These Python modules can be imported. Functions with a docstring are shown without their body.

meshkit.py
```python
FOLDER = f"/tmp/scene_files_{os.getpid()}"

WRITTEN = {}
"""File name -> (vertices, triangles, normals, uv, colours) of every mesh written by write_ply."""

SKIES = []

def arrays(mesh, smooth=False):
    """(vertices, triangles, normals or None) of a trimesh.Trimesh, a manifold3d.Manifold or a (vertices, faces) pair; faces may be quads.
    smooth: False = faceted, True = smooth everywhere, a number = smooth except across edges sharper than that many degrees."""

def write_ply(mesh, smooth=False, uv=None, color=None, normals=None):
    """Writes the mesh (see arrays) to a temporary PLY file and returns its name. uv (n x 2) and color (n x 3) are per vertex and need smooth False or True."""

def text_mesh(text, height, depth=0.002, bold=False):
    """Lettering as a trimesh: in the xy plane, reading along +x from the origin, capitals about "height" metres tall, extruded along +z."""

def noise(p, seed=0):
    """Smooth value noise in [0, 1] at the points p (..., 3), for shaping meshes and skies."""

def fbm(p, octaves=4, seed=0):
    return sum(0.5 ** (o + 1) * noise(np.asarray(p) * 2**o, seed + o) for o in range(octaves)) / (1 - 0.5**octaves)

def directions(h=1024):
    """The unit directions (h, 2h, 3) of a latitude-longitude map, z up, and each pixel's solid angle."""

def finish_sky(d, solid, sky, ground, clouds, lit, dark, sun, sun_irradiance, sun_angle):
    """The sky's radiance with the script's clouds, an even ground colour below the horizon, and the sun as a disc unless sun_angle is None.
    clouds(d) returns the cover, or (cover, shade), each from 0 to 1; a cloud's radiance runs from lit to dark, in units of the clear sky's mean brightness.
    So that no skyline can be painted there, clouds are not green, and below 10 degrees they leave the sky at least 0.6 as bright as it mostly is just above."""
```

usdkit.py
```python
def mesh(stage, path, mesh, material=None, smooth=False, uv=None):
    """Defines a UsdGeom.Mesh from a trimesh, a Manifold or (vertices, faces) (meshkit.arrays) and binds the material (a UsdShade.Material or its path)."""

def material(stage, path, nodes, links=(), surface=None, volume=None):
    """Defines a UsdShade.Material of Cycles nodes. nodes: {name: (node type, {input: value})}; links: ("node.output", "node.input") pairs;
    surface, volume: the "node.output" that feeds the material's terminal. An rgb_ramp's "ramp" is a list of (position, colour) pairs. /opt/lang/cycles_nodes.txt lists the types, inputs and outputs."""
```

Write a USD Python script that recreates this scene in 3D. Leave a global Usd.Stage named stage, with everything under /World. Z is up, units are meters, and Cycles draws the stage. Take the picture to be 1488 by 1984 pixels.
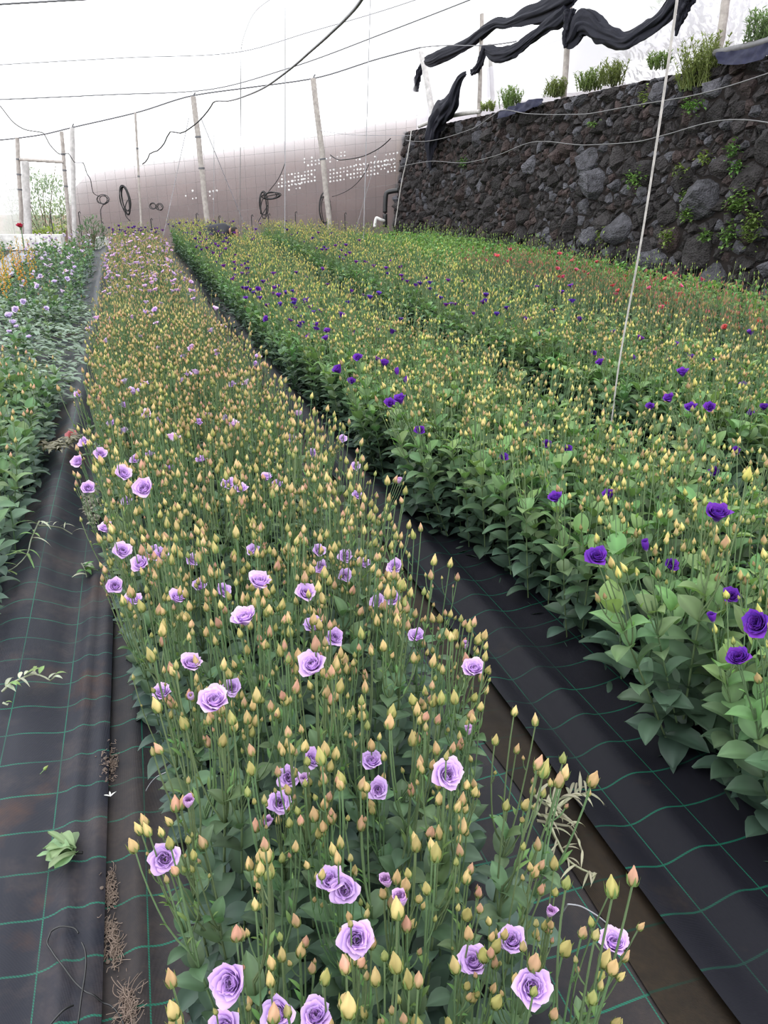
import math, random
import numpy as np
import trimesh, manifold3d
from scipy.spatial import cKDTree
from pxr import Gf, Sdf, Usd, UsdGeom, UsdLux, UsdShade, Vt
import usdkit, meshkit

stage = Usd.Stage.CreateInMemory()
UsdGeom.SetStageUpAxis(stage, 'Z')
UsdGeom.SetStageMetersPerUnit(stage, 1.0)
UsdGeom.Xform.Define(stage, '/World')
UsdGeom.Scope.Define(stage, '/World/Looks')

# ------------------------------------------------------------------ camera, sky, exposure
F, CX, CY, YH, H = 1500.0, 744.0, 992.0, 395.0, 1.6
PITCH = math.atan((CY - YH) / F)
cam = UsdGeom.Camera.Define(stage, '/World/camera')
cam.AddTranslateOp().Set((0, 0, H))
cam.AddRotateXOp().Set(90 - math.degrees(PITCH))
cam.CreateHorizontalApertureAttr(36.0)
cam.CreateFocalLengthAttr(36.0 * F / 1488)
cam.CreateClippingRangeAttr((0.05, 2000))
cam.CreateExposureAttr(0.0)
sky = UsdLux.DomeLight.Define(stage, '/World/overcast_sky')
sky.CreateColorAttr((0.95, 0.97, 1.0))
sky.CreateIntensityAttr(1.15)

# ------------------------------------------------------------------ helpers
def ray(x, y):
    a, b = (x - CX) / F, -(y - CY) / F
    return np.array([a, math.cos(PITCH) + b * math.sin(PITCH), -math.sin(PITCH) + b * math.cos(PITCH)])

def sm(t):
    t = np.clip(t, 0, 1)
    return t * t * (3 - 2 * t)

RS = -0.31                                   # rows run along (RS, 1)
def row_v(x, y): return x - RS * y
def gz(x, y):
    v = row_v(x, y)
    return 0.52 * sm((y - 5) / 16) + 0.12 * sm((v - 3) / 3) * sm((y - 3) / 6) * (1 - sm((y - 10) / 10))

def at(x, y, D):                             # point on the line of sight at distance D ahead
    d = ray(x, y)
    return np.array([0, 0, H]) + d * (D / d[1])

def on_ground(x, y, h=0.0):
    d = ray(x, y); o = np.array([0, 0, H]); a = 0.3
    g = lambda t: (o + d * t)[2] - gz(*(o + d * t)[:2]) - h
    b = a
    while g(b) > 0 and b < 60: a, b = b, b + 0.1
    for _ in range(30):
        m = (a + b) / 2
        a, b = (a, m) if g(m) < 0 else (m, b)
    return o + d * a

def project(p):
    p = np.asarray(p, float) - [0, 0, H]
    z = p[..., 1] * math.cos(PITCH) - p[..., 2] * math.sin(PITCH)
    u = p[..., 1] * math.sin(PITCH) + p[..., 2] * math.cos(PITCH)
    return CX + F * p[..., 0] / z, CY - F * u / z, z

def W(v, y, h=0.0):                          # row coordinates to the world
    x = v + RS * y
    return np.array([x, y, gz(x, y) + h])

used = {}
def numbered(parent, name):
    k = used.get((parent, name), 0)
    used[(parent, name)] = k + 1
    return f'{parent}/{name}' if k == 0 else f'{parent}/{name}_{k:03d}'

def lin(r, g, b):
    f = lambda c: (c / 255 / 12.92) if c / 255 < 0.04045 else ((c / 255 + 0.055) / 1.055) ** 2.4
    return np.array([f(r), f(g), f(b)])

class MB:
    """Collects vertices, faces and tints."""
    def __init__(self): self.v, self.f, self.c, self.n = [], [], [], 0
    def add(self, v, f, c=(1, 1, 1)):
        v = np.asarray(v, float); f = np.asarray(f, int)
        if f.shape[1] == 4: f = np.vstack([f[:, [0, 1, 2]], f[:, [0, 2, 3]]])
        c = np.asarray(c, float)
        self.v.append(v); self.f.append(f + self.n); self.c.append(np.broadcast_to(c, v.shape)); self.n += len(v)
        return self
    def join(self, o, M=None):
        for v, f, c in ([o.arr()]):
            if M is not None: v = v @ M[:3, :3].T + M[:3, 3]
            self.add(v, f, c)
        return self
    def arr(self): return np.vstack(self.v), np.vstack(self.f), np.vstack(self.c)

def grid_faces(n, m):
    i, j = np.meshgrid(np.arange(n - 1), np.arange(m - 1), indexing='ij')
    return np.stack([i * m + j, (i + 1) * m + j, (i + 1) * m + j + 1, i * m + j + 1], -1).reshape(-1, 4)

def tube_vf(pts, rad, sides=6, cap=True):
    p = np.asarray(pts, float); n = len(p)
    rad = np.broadcast_to(np.asarray(rad, float), (n,))
    t = np.gradient(p, axis=0); t /= np.linalg.norm(t, axis=1, keepdims=True) + 1e-12
    ref = np.array([0, 0, 1.0]) if abs(t[:, 2]).mean() < 0.8 else np.array([1.0, 0, 0])
    a = np.cross(t, ref); a /= np.linalg.norm(a, axis=1, keepdims=True) + 1e-12
    b = np.cross(t, a)
    ang = np.arange(sides) * 2 * np.pi / sides
    v = p[:, None] + rad[:, None, None] * (np.cos(ang)[None, :, None] * a[:, None] + np.sin(ang)[None, :, None] * b[:, None])
    v = v.reshape(-1, 3)
    i, j = np.meshgrid(np.arange(n - 1), np.arange(sides), indexing='ij')
    k = (j + 1) % sides
    q = np.stack([i * sides + j, i * sides + k, (i + 1) * sides + k, (i + 1) * sides + j], -1).reshape(-1, 4)
    f = np.vstack([q[:, [0, 1, 2]], q[:, [0, 2, 3]]])
    if cap:
        c0, c1 = len(v), len(v) + 1
        v = np.vstack([v, p[0], p[-1]])
        j = np.arange(sides); k = (j + 1) % sides
        f = np.vstack([f, np.stack([np.full(sides, c0), k, j], 1), np.stack([np.full(sides, c1), (n - 1) * sides + j, (n - 1) * sides + k], 1)])
    return v, f

def spline(pts, n=40):
    p = np.asarray(pts, float)
    if len(p) == 2: return np.linspace(p[0], p[1], max(2, n // 4))
    s = np.concatenate([[0], np.cumsum(np.linalg.norm(np.diff(p, axis=0), axis=1))])
    from scipy.interpolate import PchipInterpolator
    return PchipInterpolator(s, p)(np.linspace(0, s[-1], n))

def rot(axis, ang):
    return trimesh.transformations.rotation_matrix(ang, axis)

def prim_mesh(path, v, f, mat, c=None, smooth=True, uv=None):
    m = usdkit.mesh(stage, path, (v, f), L[mat], smooth=smooth, uv=uv)
    if c is not None:
        UsdGeom.PrimvarsAPI(m).CreatePrimvar('tint', Sdf.ValueTypeNames.Color3fArray, 'vertex').Set(Vt.Vec3fArray.FromNumpy(np.ascontiguousarray(c, np.float32)))
    return m.GetPrim()

def obj(name, mb, mat, parent=None, smooth=True, uv=None):
    par = '/World' if parent is None else str(parent.GetPath())
    if isinstance(mb, MB): v, f, c = mb.arr()
    elif hasattr(mb, 'vertices'): v, f, c = np.array(mb.vertices), np.array(mb.faces), None
    else: v, f, c = mb[0], mb[1], None
    return prim_mesh(numbered(par, name), v, f, mat, c, smooth, uv)

def tag(p, label=None, cat=None, group=None, kind=None):
    for k, x in (('label', label), ('category', cat), ('group', group), ('kind', kind)):
        if x: p.SetCustomDataByKey(k, x)
    return p

def thing(name, label=None, cat=None, loc=None, rz=0, group=None, kind=None):
    x = UsdGeom.Xform.Define(stage, numbered('/World', name))
    if loc is not None: x.AddTranslateOp().Set(tuple(map(float, loc)))
    if rz: x.AddRotateZOp().Set(float(rz))
    return tag(x.GetPrim(), label, cat, group, kind)

def placed(name, source, M, label, cat, group=None):
    """One individual: an instance of a class prim with its parts."""
    x = UsdGeom.Xform.Define(stage, numbered('/World', name))
    x.AddTransformOp().Set(Gf.Matrix4d(*np.asarray(M, float).T.ravel().tolist()))
    p = x.GetPrim()
    p.GetReferences().AddInternalReference(source.GetPath())
    p.SetInstanceable(True)
    return tag(p, label, cat, group)

# ------------------------------------------------------------------ materials
L = {}
def mat(name, nodes, links=(), surface='p.BSDF'):
    L[name] = usdkit.material(stage, f'/World/Looks/{name}', nodes, links, surface=surface)

def plain(name, col, rough=0.6, spec=0.4, noise=None, bump=0.0, var=0.25, metallic=0.0):
    n = {'p': ('principled_bsdf', {'base_color': tuple(col), 'roughness': rough, 'specular_ior_level': spec, 'metallic': metallic})}
    l = []
    if noise:
        n |= {'g': ('geometry', {}), 'n': ('noise_texture', {'scale': noise, 'detail': 5.0, 'roughness': 0.6}),
              'r': ('rgb_ramp', {'ramp': [(0.3, tuple(np.array(col) * (1 - var))), (0.7, tuple(np.minimum(1, np.array(col) * (1 + var))))]})}
        l += [('g.position', 'n.vector'), ('n.fac', 'r.fac'), ('r.color', 'p.base_color')]
        if bump:
            n['b'] = ('bump', {'strength': bump, 'distance': 0.02})
            l += [('n.fac', 'b.height'), ('b.normal', 'p.normal')]
    mat(name, n, l)

def tinted(name, trans, rough, spec, tr_gain=(1.25, 1.35, 0.85), vary=0.18, hue=0.03, sheen=0.0):
    n = {'a': ('attribute', {'attribute': 'tint'}), 'o': ('object_info', {}),
         'mv': ('map_range', {'from_min': 0.0, 'from_max': 1.0, 'to_min': 1 - vary, 'to_max': 1 + vary}),
         'w': ('white_noise_texture', {'dimensions': '1D'}),
         'mh': ('map_range', {'from_min': 0.0, 'from_max': 1.0, 'to_min': 0.5 - hue, 'to_max': 0.5 + hue}),
         'h': ('hsv', {'saturation': 1.0, 'fac': 1.0}),
         'p': ('principled_bsdf', {'roughness': rough, 'specular_ior_level': spec, 'sheen_weight': sheen})}
    l = [('a.color', 'h.color'), ('o.random', 'mv.value'), ('mv.result', 'h.value'), ('o.random', 'w.w'), ('w.value', 'mh.value'), ('mh.result', 'h.hue'), ('h.color', 'p.base_color')]
    s = 'p.BSDF'
    if trans:
        n |= {'t': ('translucent_bsdf', {}), 'tg': ('mix', {'mix_type': 'multiply', 'fac': 1.0, 'color2': tr_gain}), 'm': ('mix_closure', {'fac': trans})}
        l += [('h.color', 'tg.color1'), ('tg.color', 't.color'), ('p.BSDF', 'm.closure1'), ('t.BSDF', 'm.closure2')]
        s = 'm.closure'
    mat(name, n, l, s)

tinted('foliage', 0.28, 0.5, 0.35)
tinted('petal', 0.3, 0.65, 0.15, (1.0, 0.95, 1.05), 0.1, 0.012)
tinted('bud', 0.15, 0.55, 0.3, (1.1, 1.0, 0.8), 0.12, 0.02)
tinted('tinted', 0.0, 0.7, 0.3, vary=0.08, hue=0.005)

def stone_mat():
    n = {'g': ('geometry', {}), 'a': ('attribute', {'attribute': 'tint'}),
         'n': ('noise_texture', {'scale': 9.0, 'detail': 8.0, 'roughness': 0.7}),
         'n2': ('noise_texture', {'scale': 60.0, 'detail': 4.0, 'roughness': 0.7}),
         'v': ('voronoi_texture', {'scale': 38.0}),
         'r': ('rgb_ramp', {'ramp': [(0.3, (0.45, 0.42, 0.4)), (0.52, (1.0, 1.0, 1.0)), (0.72, (1.55, 1.5, 1.5))]}),
         'x': ('mix', {'mix_type': 'multiply', 'fac': 1.0}),
         'ad': ('math', {'math_type': 'multiply_add', 'value2': 0.5}),
         'b': ('bump', {'strength': 1.0, 'distance': 0.05}),
         'p': ('principled_bsdf', {'roughness': 0.85, 'specular_ior_level': 0.3})}
    l = [('g.position', 'n.vector'), ('g.position', 'n2.vector'), ('g.position', 'v.vector'), ('n.fac', 'r.fac'), ('a.color', 'x.color1'), ('r.color', 'x.color2'),
         ('x.color', 'p.base_color'), ('v.distance', 'ad.value1'), ('n.fac', 'ad.value3'), ('ad.value', 'b.height'), ('b.normal', 'p.normal')]
    mat('lava_stone', n, l)
stone_mat()

def fabric_mat(name, base, dust, dust_at, green=(0.012, 0.16, 0.10), su=0.17, sw=0.147, wline=0.0028, fade=0.45, spec=.3, rust=(0, 0, 0), rust_at=.9):
    """Woven black ground cover: green marking threads on a grid in the sheet's own metres, dust and mud in patches."""
    n = {'uv': ('uvmap', {'attribute': 'st'}), 's': ('separate_xyz', {}), 'g': ('geometry', {}),
         'du': ('math', {'math_type': 'divide', 'value2': su}), 'dw': ('math', {'math_type': 'divide', 'value2': sw}),
         'fu': ('math', {'math_type': 'fraction'}), 'fw': ('math', {'math_type': 'fraction'}),
         'cu': ('math', {'math_type': 'subtract', 'value2': 0.5}), 'cw': ('math', {'math_type': 'subtract', 'value2': 0.5}),
         'au': ('math', {'math_type': 'absolute'}), 'aw': ('math', {'math_type': 'absolute'}),
         'lu': ('math', {'math_type': 'less_than', 'value2': wline * 0.6 / su}), 'lw': ('math', {'math_type': 'less_than', 'value2': wline / sw}),
         'mx': ('math', {'math_type': 'maximum'}),
         'st': ('wave_texture', {'scale': 90.0, 'wave_type': 'bands', 'bands_direction': 'diagonal'}),
         'stm': ('map_range', {'from_min': 0.2, 'from_max': 0.6, 'to_min': 0.45, 'to_max': 1.0, 'clamp': True}),
         'nf': ('noise_texture', {'scale': 3.0, 'detail': 3.0}),
         'nfm': ('map_range', {'from_min': 0.38, 'from_max': 0.55, 'to_min': fade, 'to_max': 1.0, 'clamp': True}),
         'm1': ('math', {'math_type': 'multiply'}), 'm2': ('math', {'math_type': 'multiply'}),
         'nd': ('noise_texture', {'scale': 2.2, 'detail': 9.0, 'roughness': 0.68}),
         'rd': ('rgb_ramp', {'ramp': [(dust_at, (0, 0, 0)), (dust_at + 0.22, (1, 1, 1))]}),
         'ne': ('noise_texture', {'scale': 45.0, 'detail': 4.0, 'roughness': 0.7}),
         'dm': ('math', {'math_type': 'multiply'}),
         'nr': ('noise_texture', {'scale': 1.9, 'detail': 6.0, 'roughness': 0.62}), 'rr': ('map_range', {'from_min': rust_at, 'from_max': rust_at + .14, 'to_min': 0.0, 'to_max': .85, 'clamp': True}), 'c0': ('mix', {'color2': rust}), 'sh': ('mapping', {'location': (3.3, 7.1, 1.7)}),
         'c1': ('mix', {'color1': base, 'color2': dust}), 'c2': ('mix', {'color2': green}),
         'wv': ('wave_texture', {'scale': 260.0, 'bands_direction': 'x'}), 'wh': ('wave_texture', {'scale': 180.0, 'bands_direction': 'y'}),
         'wm': ('math', {'math_type': 'add'}),
         'b': ('bump', {'strength': 0.25, 'distance': 0.002}),
         'p': ('principled_bsdf', {'roughness': 0.5, 'specular_ior_level': spec})}
    l = [('uv.UV', 's.vector'), ('s.x', 'du.value1'), ('s.y', 'dw.value1'), ('du.value', 'fu.value1'), ('dw.value', 'fw.value1'), ('fu.value', 'cu.value1'), ('fw.value', 'cw.value1'),
         ('cu.value', 'au.value1'), ('cw.value', 'aw.value1'), ('au.value', 'lu.value1'), ('aw.value', 'lw.value1'), ('lu.value', 'mx.value1'), ('lw.value', 'mx.value2'),
         ('uv.UV', 'st.vector'), ('st.fac', 'stm.value'), ('g.position', 'nf.vector'), ('nf.fac', 'nfm.value'), ('mx.value', 'm1.value1'), ('stm.result', 'm1.value2'), ('m1.value', 'm2.value1'), ('nfm.result', 'm2.value2'),
         ('g.position', 'nd.vector'), ('nd.fac', 'rd.fac'), ('g.position', 'ne.vector'), ('rd.color', 'dm.value1'), ('ne.fac', 'dm.value2'), ('dm.value', 'c1.fac'), ('g.position', 'sh.vector'), ('sh.vector', 'nr.vector'), ('nr.fac', 'rr.value'), ('rr.result', 'c0.fac'), ('c1.color', 'c0.color1'), ('c0.color', 'c2.color1'), ('m2.value', 'c2.fac'), ('c2.color', 'p.base_color'),
         ('uv.UV', 'wv.vector'), ('uv.UV', 'wh.vector'), ('wv.fac', 'wm.value1'), ('wh.fac', 'wm.value2'), ('wm.value', 'b.height'), ('b.normal', 'p.normal')]
    mat(name, n, l)
fabric_mat('ground_cover', (0.009, 0.010, 0.018), (0.085, 0.062, 0.054), 0.50, green=(.009, .125, .08), spec=0.24, rust=(.060, .027, .016), rust_at=.565)
fabric_mat('ground_cover_muddy', (0.012, 0.012, 0.016), (0.055, 0.040, 0.033), 0.42, green=(.009, .125, .08), fade=0.2, spec=.2)
fabric_mat('ground_cover_dark', (0.008, 0.008, 0.012), (0.05, 0.035, 0.022), 0.6, green=(0.007, 0.09, 0.055), fade=0.3, spec=.13)
fabric_mat('ground_cover_dirty', (0.010, 0.008, 0.007), (0.032, 0.022, 0.013), 0.35, green=(0.004, 0.03, 0.02), fade=0.05, spec=.12)

plain('soil', (0.045, 0.03, 0.02), 0.9, 0.2, noise=14, bump=0.8, var=0.45)
plain('wall_core', (0.018, 0.015, 0.014), 0.95, 0.1, noise=20)
plain('outside_ground', (0.16, 0.11, 0.08), 0.95, 0.1, noise=2, bump=0.4)
plain('bank', (0.12, 0.078, 0.066), 0.95, 0.1, noise=1.3, bump=0.6, var=0.3)
plain('weathered_post', (0.36, 0.325, 0.30), 0.8, 0.3, noise=12, bump=0.2)
plain('white_post', (0.45, 0.43, 0.42), 0.7, 0.3, noise=9)
plain('grey_wire', (0.11, 0.11, 0.12), 0.5, 0.5)
plain('pale_wire', (0.3, 0.3, 0.32), 0.5, 0.5)
plain('white_strap', (0.42, 0.40, 0.38), 0.6, 0.4, noise=20)
plain('black_plastic', (0.012, 0.012, 0.013), 0.4, 0.5)
plain('shade_cloth', (0.012, 0.0125, 0.020), 0.75, 0.2, noise=60, var=0.4, bump=0.3)
plain('blue_sheet', (0.012, 0.013, 0.032), 0.75, 0.2, noise=20)
plain('concrete', (0.6, 0.59, 0.57), 0.85, 0.2, noise=6)
plain('dry_roots', (0.20, 0.14, 0.10), 0.9, 0.1, noise=40, var=0.4)
plain('grey_tube', (0.11, 0.107, 0.11), 0.5, 0.4, noise=10)

def film_mat(name, clear, white, tint=(1, 1, 1)):
    """Horticultural film: part of the light goes straight through, the rest is scattered through it and back."""
    mat(name, {'t': ('transparent_bsdf', {'color': tint}), 's': ('translucent_bsdf', {'color': white}), 'd': ('diffuse_bsdf', {'color': white}),
               'sd': ('mix_closure', {'fac': 0.3}), 'm': ('mix_closure', {'fac': clear})},
        [('s.BSDF', 'sd.closure1'), ('d.BSDF', 'sd.closure2'), ('sd.closure', 'm.closure1'), ('t.BSDF', 'm.closure2')], 'm.closure')
film_mat('roof_film', 0.55, (0.93, 0.94, 0.95))
mat('wall_film', {'t': ('transparent_bsdf', {}), 'r': ('refraction_bsdf', {'color': (.96, .95, .96), 'roughness': .72, 'IOR': 1.45, 'distribution': 'ggx'}), 's': ('translucent_bsdf', {'color': (.72, .70, .74)}), 'd': ('diffuse_bsdf', {'color': (.72, .70, .74)}),
                  'sd': ('mix_closure', {'fac': .35}), 'tr': ('mix_closure', {'fac': .62}), 'm': ('mix_closure', {'fac': .80})},
    [('s.BSDF', 'sd.closure1'), ('d.BSDF', 'sd.closure2'), ('t.BSDF', 'tr.closure1'), ('r.BSDF', 'tr.closure2'), ('sd.closure', 'm.closure1'), ('tr.closure', 'm.closure2')], 'm.closure')
film_mat('windbreak_film', 0.16, (0.63, 0.62, 0.66))

# ------------------------------------------------------------------ plant parts
GLAUC = np.array([0.056, 0.092, 0.078])
GREEN = np.array([0.125, 0.215, 0.070])
LIME = np.array([0.165, 0.290, 0.062])
STEM = np.array([0.150, 0.225, 0.110])
TAN = np.array([0.52, 0.375, 0.17])
OLIVE = np.array([0.36, 0.31, 0.11])
PEACH = np.array([0.47, 0.275, 0.17])
YELLOW = np.array([0.54, 0.49, 0.13])
LAV = np.array([0.64, 0.42, 0.77])
PINKLAV = np.array([0.62, 0.40, 0.58])
PURPLE = np.array([0.11, 0.022, 0.30])

def frame(pos, d, spin=0.0):
    d = np.asarray(d, float) / np.linalg.norm(d)
    ref = np.array([1.0, 0, 0]) if abs(d[0]) < 0.8 else np.array([0, 1.0, 0])
    a = np.cross(ref, d); a /= np.linalg.norm(a); b = np.cross(d, a)
    M = np.eye(4); M[:3, 0], M[:3, 1], M[:3, 2], M[:3, 3] = a * math.cos(spin) + b * math.sin(spin), -a * math.sin(spin) + b * math.cos(spin), d, pos
    return M

def leaf(rng, o, az, el, ln, wd, col, droop=0.9, ns=7, nq=5, fold=0.35, peak=0.8, wave=0.06, pw=0.8):
    s = np.linspace(0, 1, ns); ang = el - droop * s
    ds = ln / (ns - 1)
    r = np.concatenate([[0], np.cumsum(np.cos(ang[:-1]) * ds)]); z = np.concatenate([[0], np.cumsum(np.sin(ang[:-1]) * ds)])
    w = wd / 2 * np.maximum(np.sin(np.pi * np.clip(s, 0.03, 1) ** peak), 0) ** pw * (1 - s ** 7 * (pw > .6))
    w[0] = wd * 0.13
    q = np.linspace(-1, 1, nq)
    out, up, ac = np.array([math.cos(az), math.sin(az), 0]), np.array([0, 0, 1.0]), np.array([-math.sin(az), math.cos(az), 0])
    nrm = -np.sin(ang)[:, None] * out + np.cos(ang)[:, None] * up
    ph = rng.uniform(0, 6.28)
    lift = fold * np.abs(q)[None, :] * w[:, None] + wave * wd * np.sin(5.5 * s[:, None] + ph) * q[None, :] ** 2 * np.sign(q)[None, :]
    v = o + r[:, None, None] * out + z[:, None, None] * up + (q[None, :] * w[:, None])[..., None] * ac + lift[..., None] * nrm[:, None, :]
    c = np.ones((ns, nq, 1)) * col
    c[:, nq // 2] = c[:, nq // 2] * 1.25
    c = c * (1 + 0.12 * (s - 0.4))[:, None, None]
    m = MB(); m.add(v.reshape(-1, 3), grid_faces(ns, nq), c.reshape(-1, 3))
    return m

def bud_mb(rng, M, ln, r, base, tip, n=8, rings=8):
    zz = np.linspace(0, 1, rings)
    prof = np.interp(zz, [0, .08, .25, .45, .7, .88, 1], [.35, .72, 1, .96, .62, .27, .13])
    ph = np.arange(n) * 2 * np.pi / n
    rad = r * prof[:, None] * (1 + 0.09 * np.cos(2.5 * ph[None, :] * 2 + 4 * zz[:, None]))
    v = np.stack([rad * np.cos(ph + 0.8 * zz[:, None]), rad * np.sin(ph + 0.8 * zz[:, None]), np.broadcast_to(zz[:, None] * ln, rad.shape)], -1)
    t = zz[:, None, None]
    c = base * (1 - sm(t * 1.6)) + tip * sm(t * 1.6) + 0 * v
    c = c * (1 + 0.10 * np.cos(2.5 * ph[None, :] * 2 + 4 * zz[:, None]))[..., None]
    i, j = np.meshgrid(np.arange(rings - 1), np.arange(n), indexing='ij'); k = (j + 1) % n
    f = np.stack([i * n + j, i * n + k, (i + 1) * n + k, (i + 1) * n + j], -1).reshape(-1, 4)
    m = MB(); v = v.reshape(-1, 3)
    m.add(v @ M[:3, :3].T + M[:3, 3], f, c.reshape(-1, 3))
    top = np.vstack([v[-n:], v[-n:].mean(0) + [0, 0, r * .12]])
    m.add(top @ M[:3, :3].T + M[:3, 3], np.stack([np.arange(n), (np.arange(n) + 1) % n, np.full(n, n)], 1), tip * 0.8)
    return m

def calyx_mb(rng, M, ln, r, col, spread=0.15):
    m = MB()
    for k in range(5):
        a = k * 2 * np.pi / 5 + rng.uniform(-.2, .2)
        h = ln * rng.uniform(0.5, 0.75)
        pts = []
        for s, rr, w in ((0, .35, .30), (.12, .85, .42), (.4, 1.12, .26), (.75, 1.05 + spread, .10)):
            for sg in (-1, 1):
                pts.append([rr * r * math.cos(a) - sg * w * r * math.sin(a), rr * r * math.sin(a) + sg * w * r * math.cos(a), s * h])
        rr = 1.0 + 2 * spread
        pts.append([rr * r * math.cos(a), rr * r * math.sin(a), h])
        v = np.array(pts)
        m.add(v @ M[:3, :3].T + M[:3, 3], np.vstack([[[0, 1, 3], [0, 3, 2], [2, 3, 5], [2, 5, 4], [4, 5, 7], [4, 7, 6]], [[6, 7, 8]]]), col)
    return m

def petal_mb(rng, M, t, az, dia, open_, col, edge, ns=7, nq=7):
    """One petal of a double bloom: t runs from the innermost (0) to the outermost (1)."""
    ln = dia * (0.40 + 0.20 * t) * rng.uniform(.93, 1.07)
    tilt = math.radians(2 + 66 * open_ * t ** 1.25) * rng.uniform(.9, 1.1)
    s = np.linspace(0, 1, ns)
    ang = tilt * (0.35 + 0.65 * s ** 0.8) + 0.75 * open_ * t * np.clip(s - 0.72, 0, 1) * 3.0
    bulge = (0.55 - 0.25 * t) * (1 - open_ * 0.3) * np.sin(np.pi * (0.5 - s)) * 0.9    # cupped: out low down, in again above
    ang = ang + bulge * (1 - 0.6 * t * open_)
    ds = ln / (ns - 1)
    r0 = dia * (0.03 + 0.045 * t)
    r = r0 + np.concatenate([[0], np.cumsum(np.sin(ang[:-1]) * ds)])
    z = np.concatenate([[0], np.cumsum(np.cos(ang[:-1]) * ds)])
    r = np.maximum(r, dia * 0.02)
    q = np.linspace(-1, 1, nq)
    half = dia * (0.22 + 0.18 * t) * (0.38 + 0.62 * np.sin(np.pi * np.clip(s * 0.62 + 0.08, 0, 1))) * (1 - 0.25 * s ** 6)
    phi = np.clip(half / np.maximum(r, dia * 0.07), 0, 1.7)
    th = az + phi[:, None] * q[None, :]
    endz = -(np.abs(q)[None, :] ** 2.5) * ln * 0.14 * s[:, None] ** 3
    p1, p2 = rng.uniform(0, 6.28, 2)
    ruf = dia * 0.032 * (s[:, None] ** 2.5) * (np.sin(4.2 * q[None, :] + p1) + 0.5 * np.sin(8.5 * q[None, :] + p2))
    rr = r[:, None] * (1 + 0.10 * q[None, :]) + dia * 0.01 * q[None, :] + ruf * (0.5 + 0.5 * (1 - open_ * t))
    zz = z[:, None] + endz + ruf * open_ * (0.3 + t) * 0.8
    v = np.stack([rr * np.cos(th), rr * np.sin(th), zz], -1)
    e = sm((s[:, None] - 0.55) / 0.45)[..., None] * 0.5 + 0 * v
    base = np.array([0.42, 0.50, 0.26])
    b = (1 - sm(s[:, None] / 0.28))[..., None] * 0.7 + 0 * v
    c = col * (1 - e) + edge * e
    c = c * (1 - b) + base * b
    m = MB(); m.add(v.reshape(-1, 3) @ M[:3, :3].T + M[:3, 3], grid_faces(ns, nq), c.reshape(-1, 3))
    return m

def bloom(rng, M, dia, open_, col, edge, n=15, ns=7, nq=7):
    out, az, rng0 = [], rng.uniform(0, 6.28), np.eye(4)
    for k in range(n):
        t = k / (n - 1)
        az += math.radians(137.5 if k > 3 else 120) * rng.uniform(.93, 1.07)
        out.append(petal_mb(rng, rng0, t, az, dia, open_, col * rng.uniform(.9, 1.08), edge, ns, nq))
    wide = max(np.hypot(v[:, 0], v[:, 1]).max() for m in out for v in m.v) * 1.88
    sc = dia / wide if open_ > .5 else min(1.3, dia / wide)
    for m in out: m.v = [(v * sc) @ M[:3, :3].T + M[:3, 3] for v in m.v]
    return out

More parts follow.
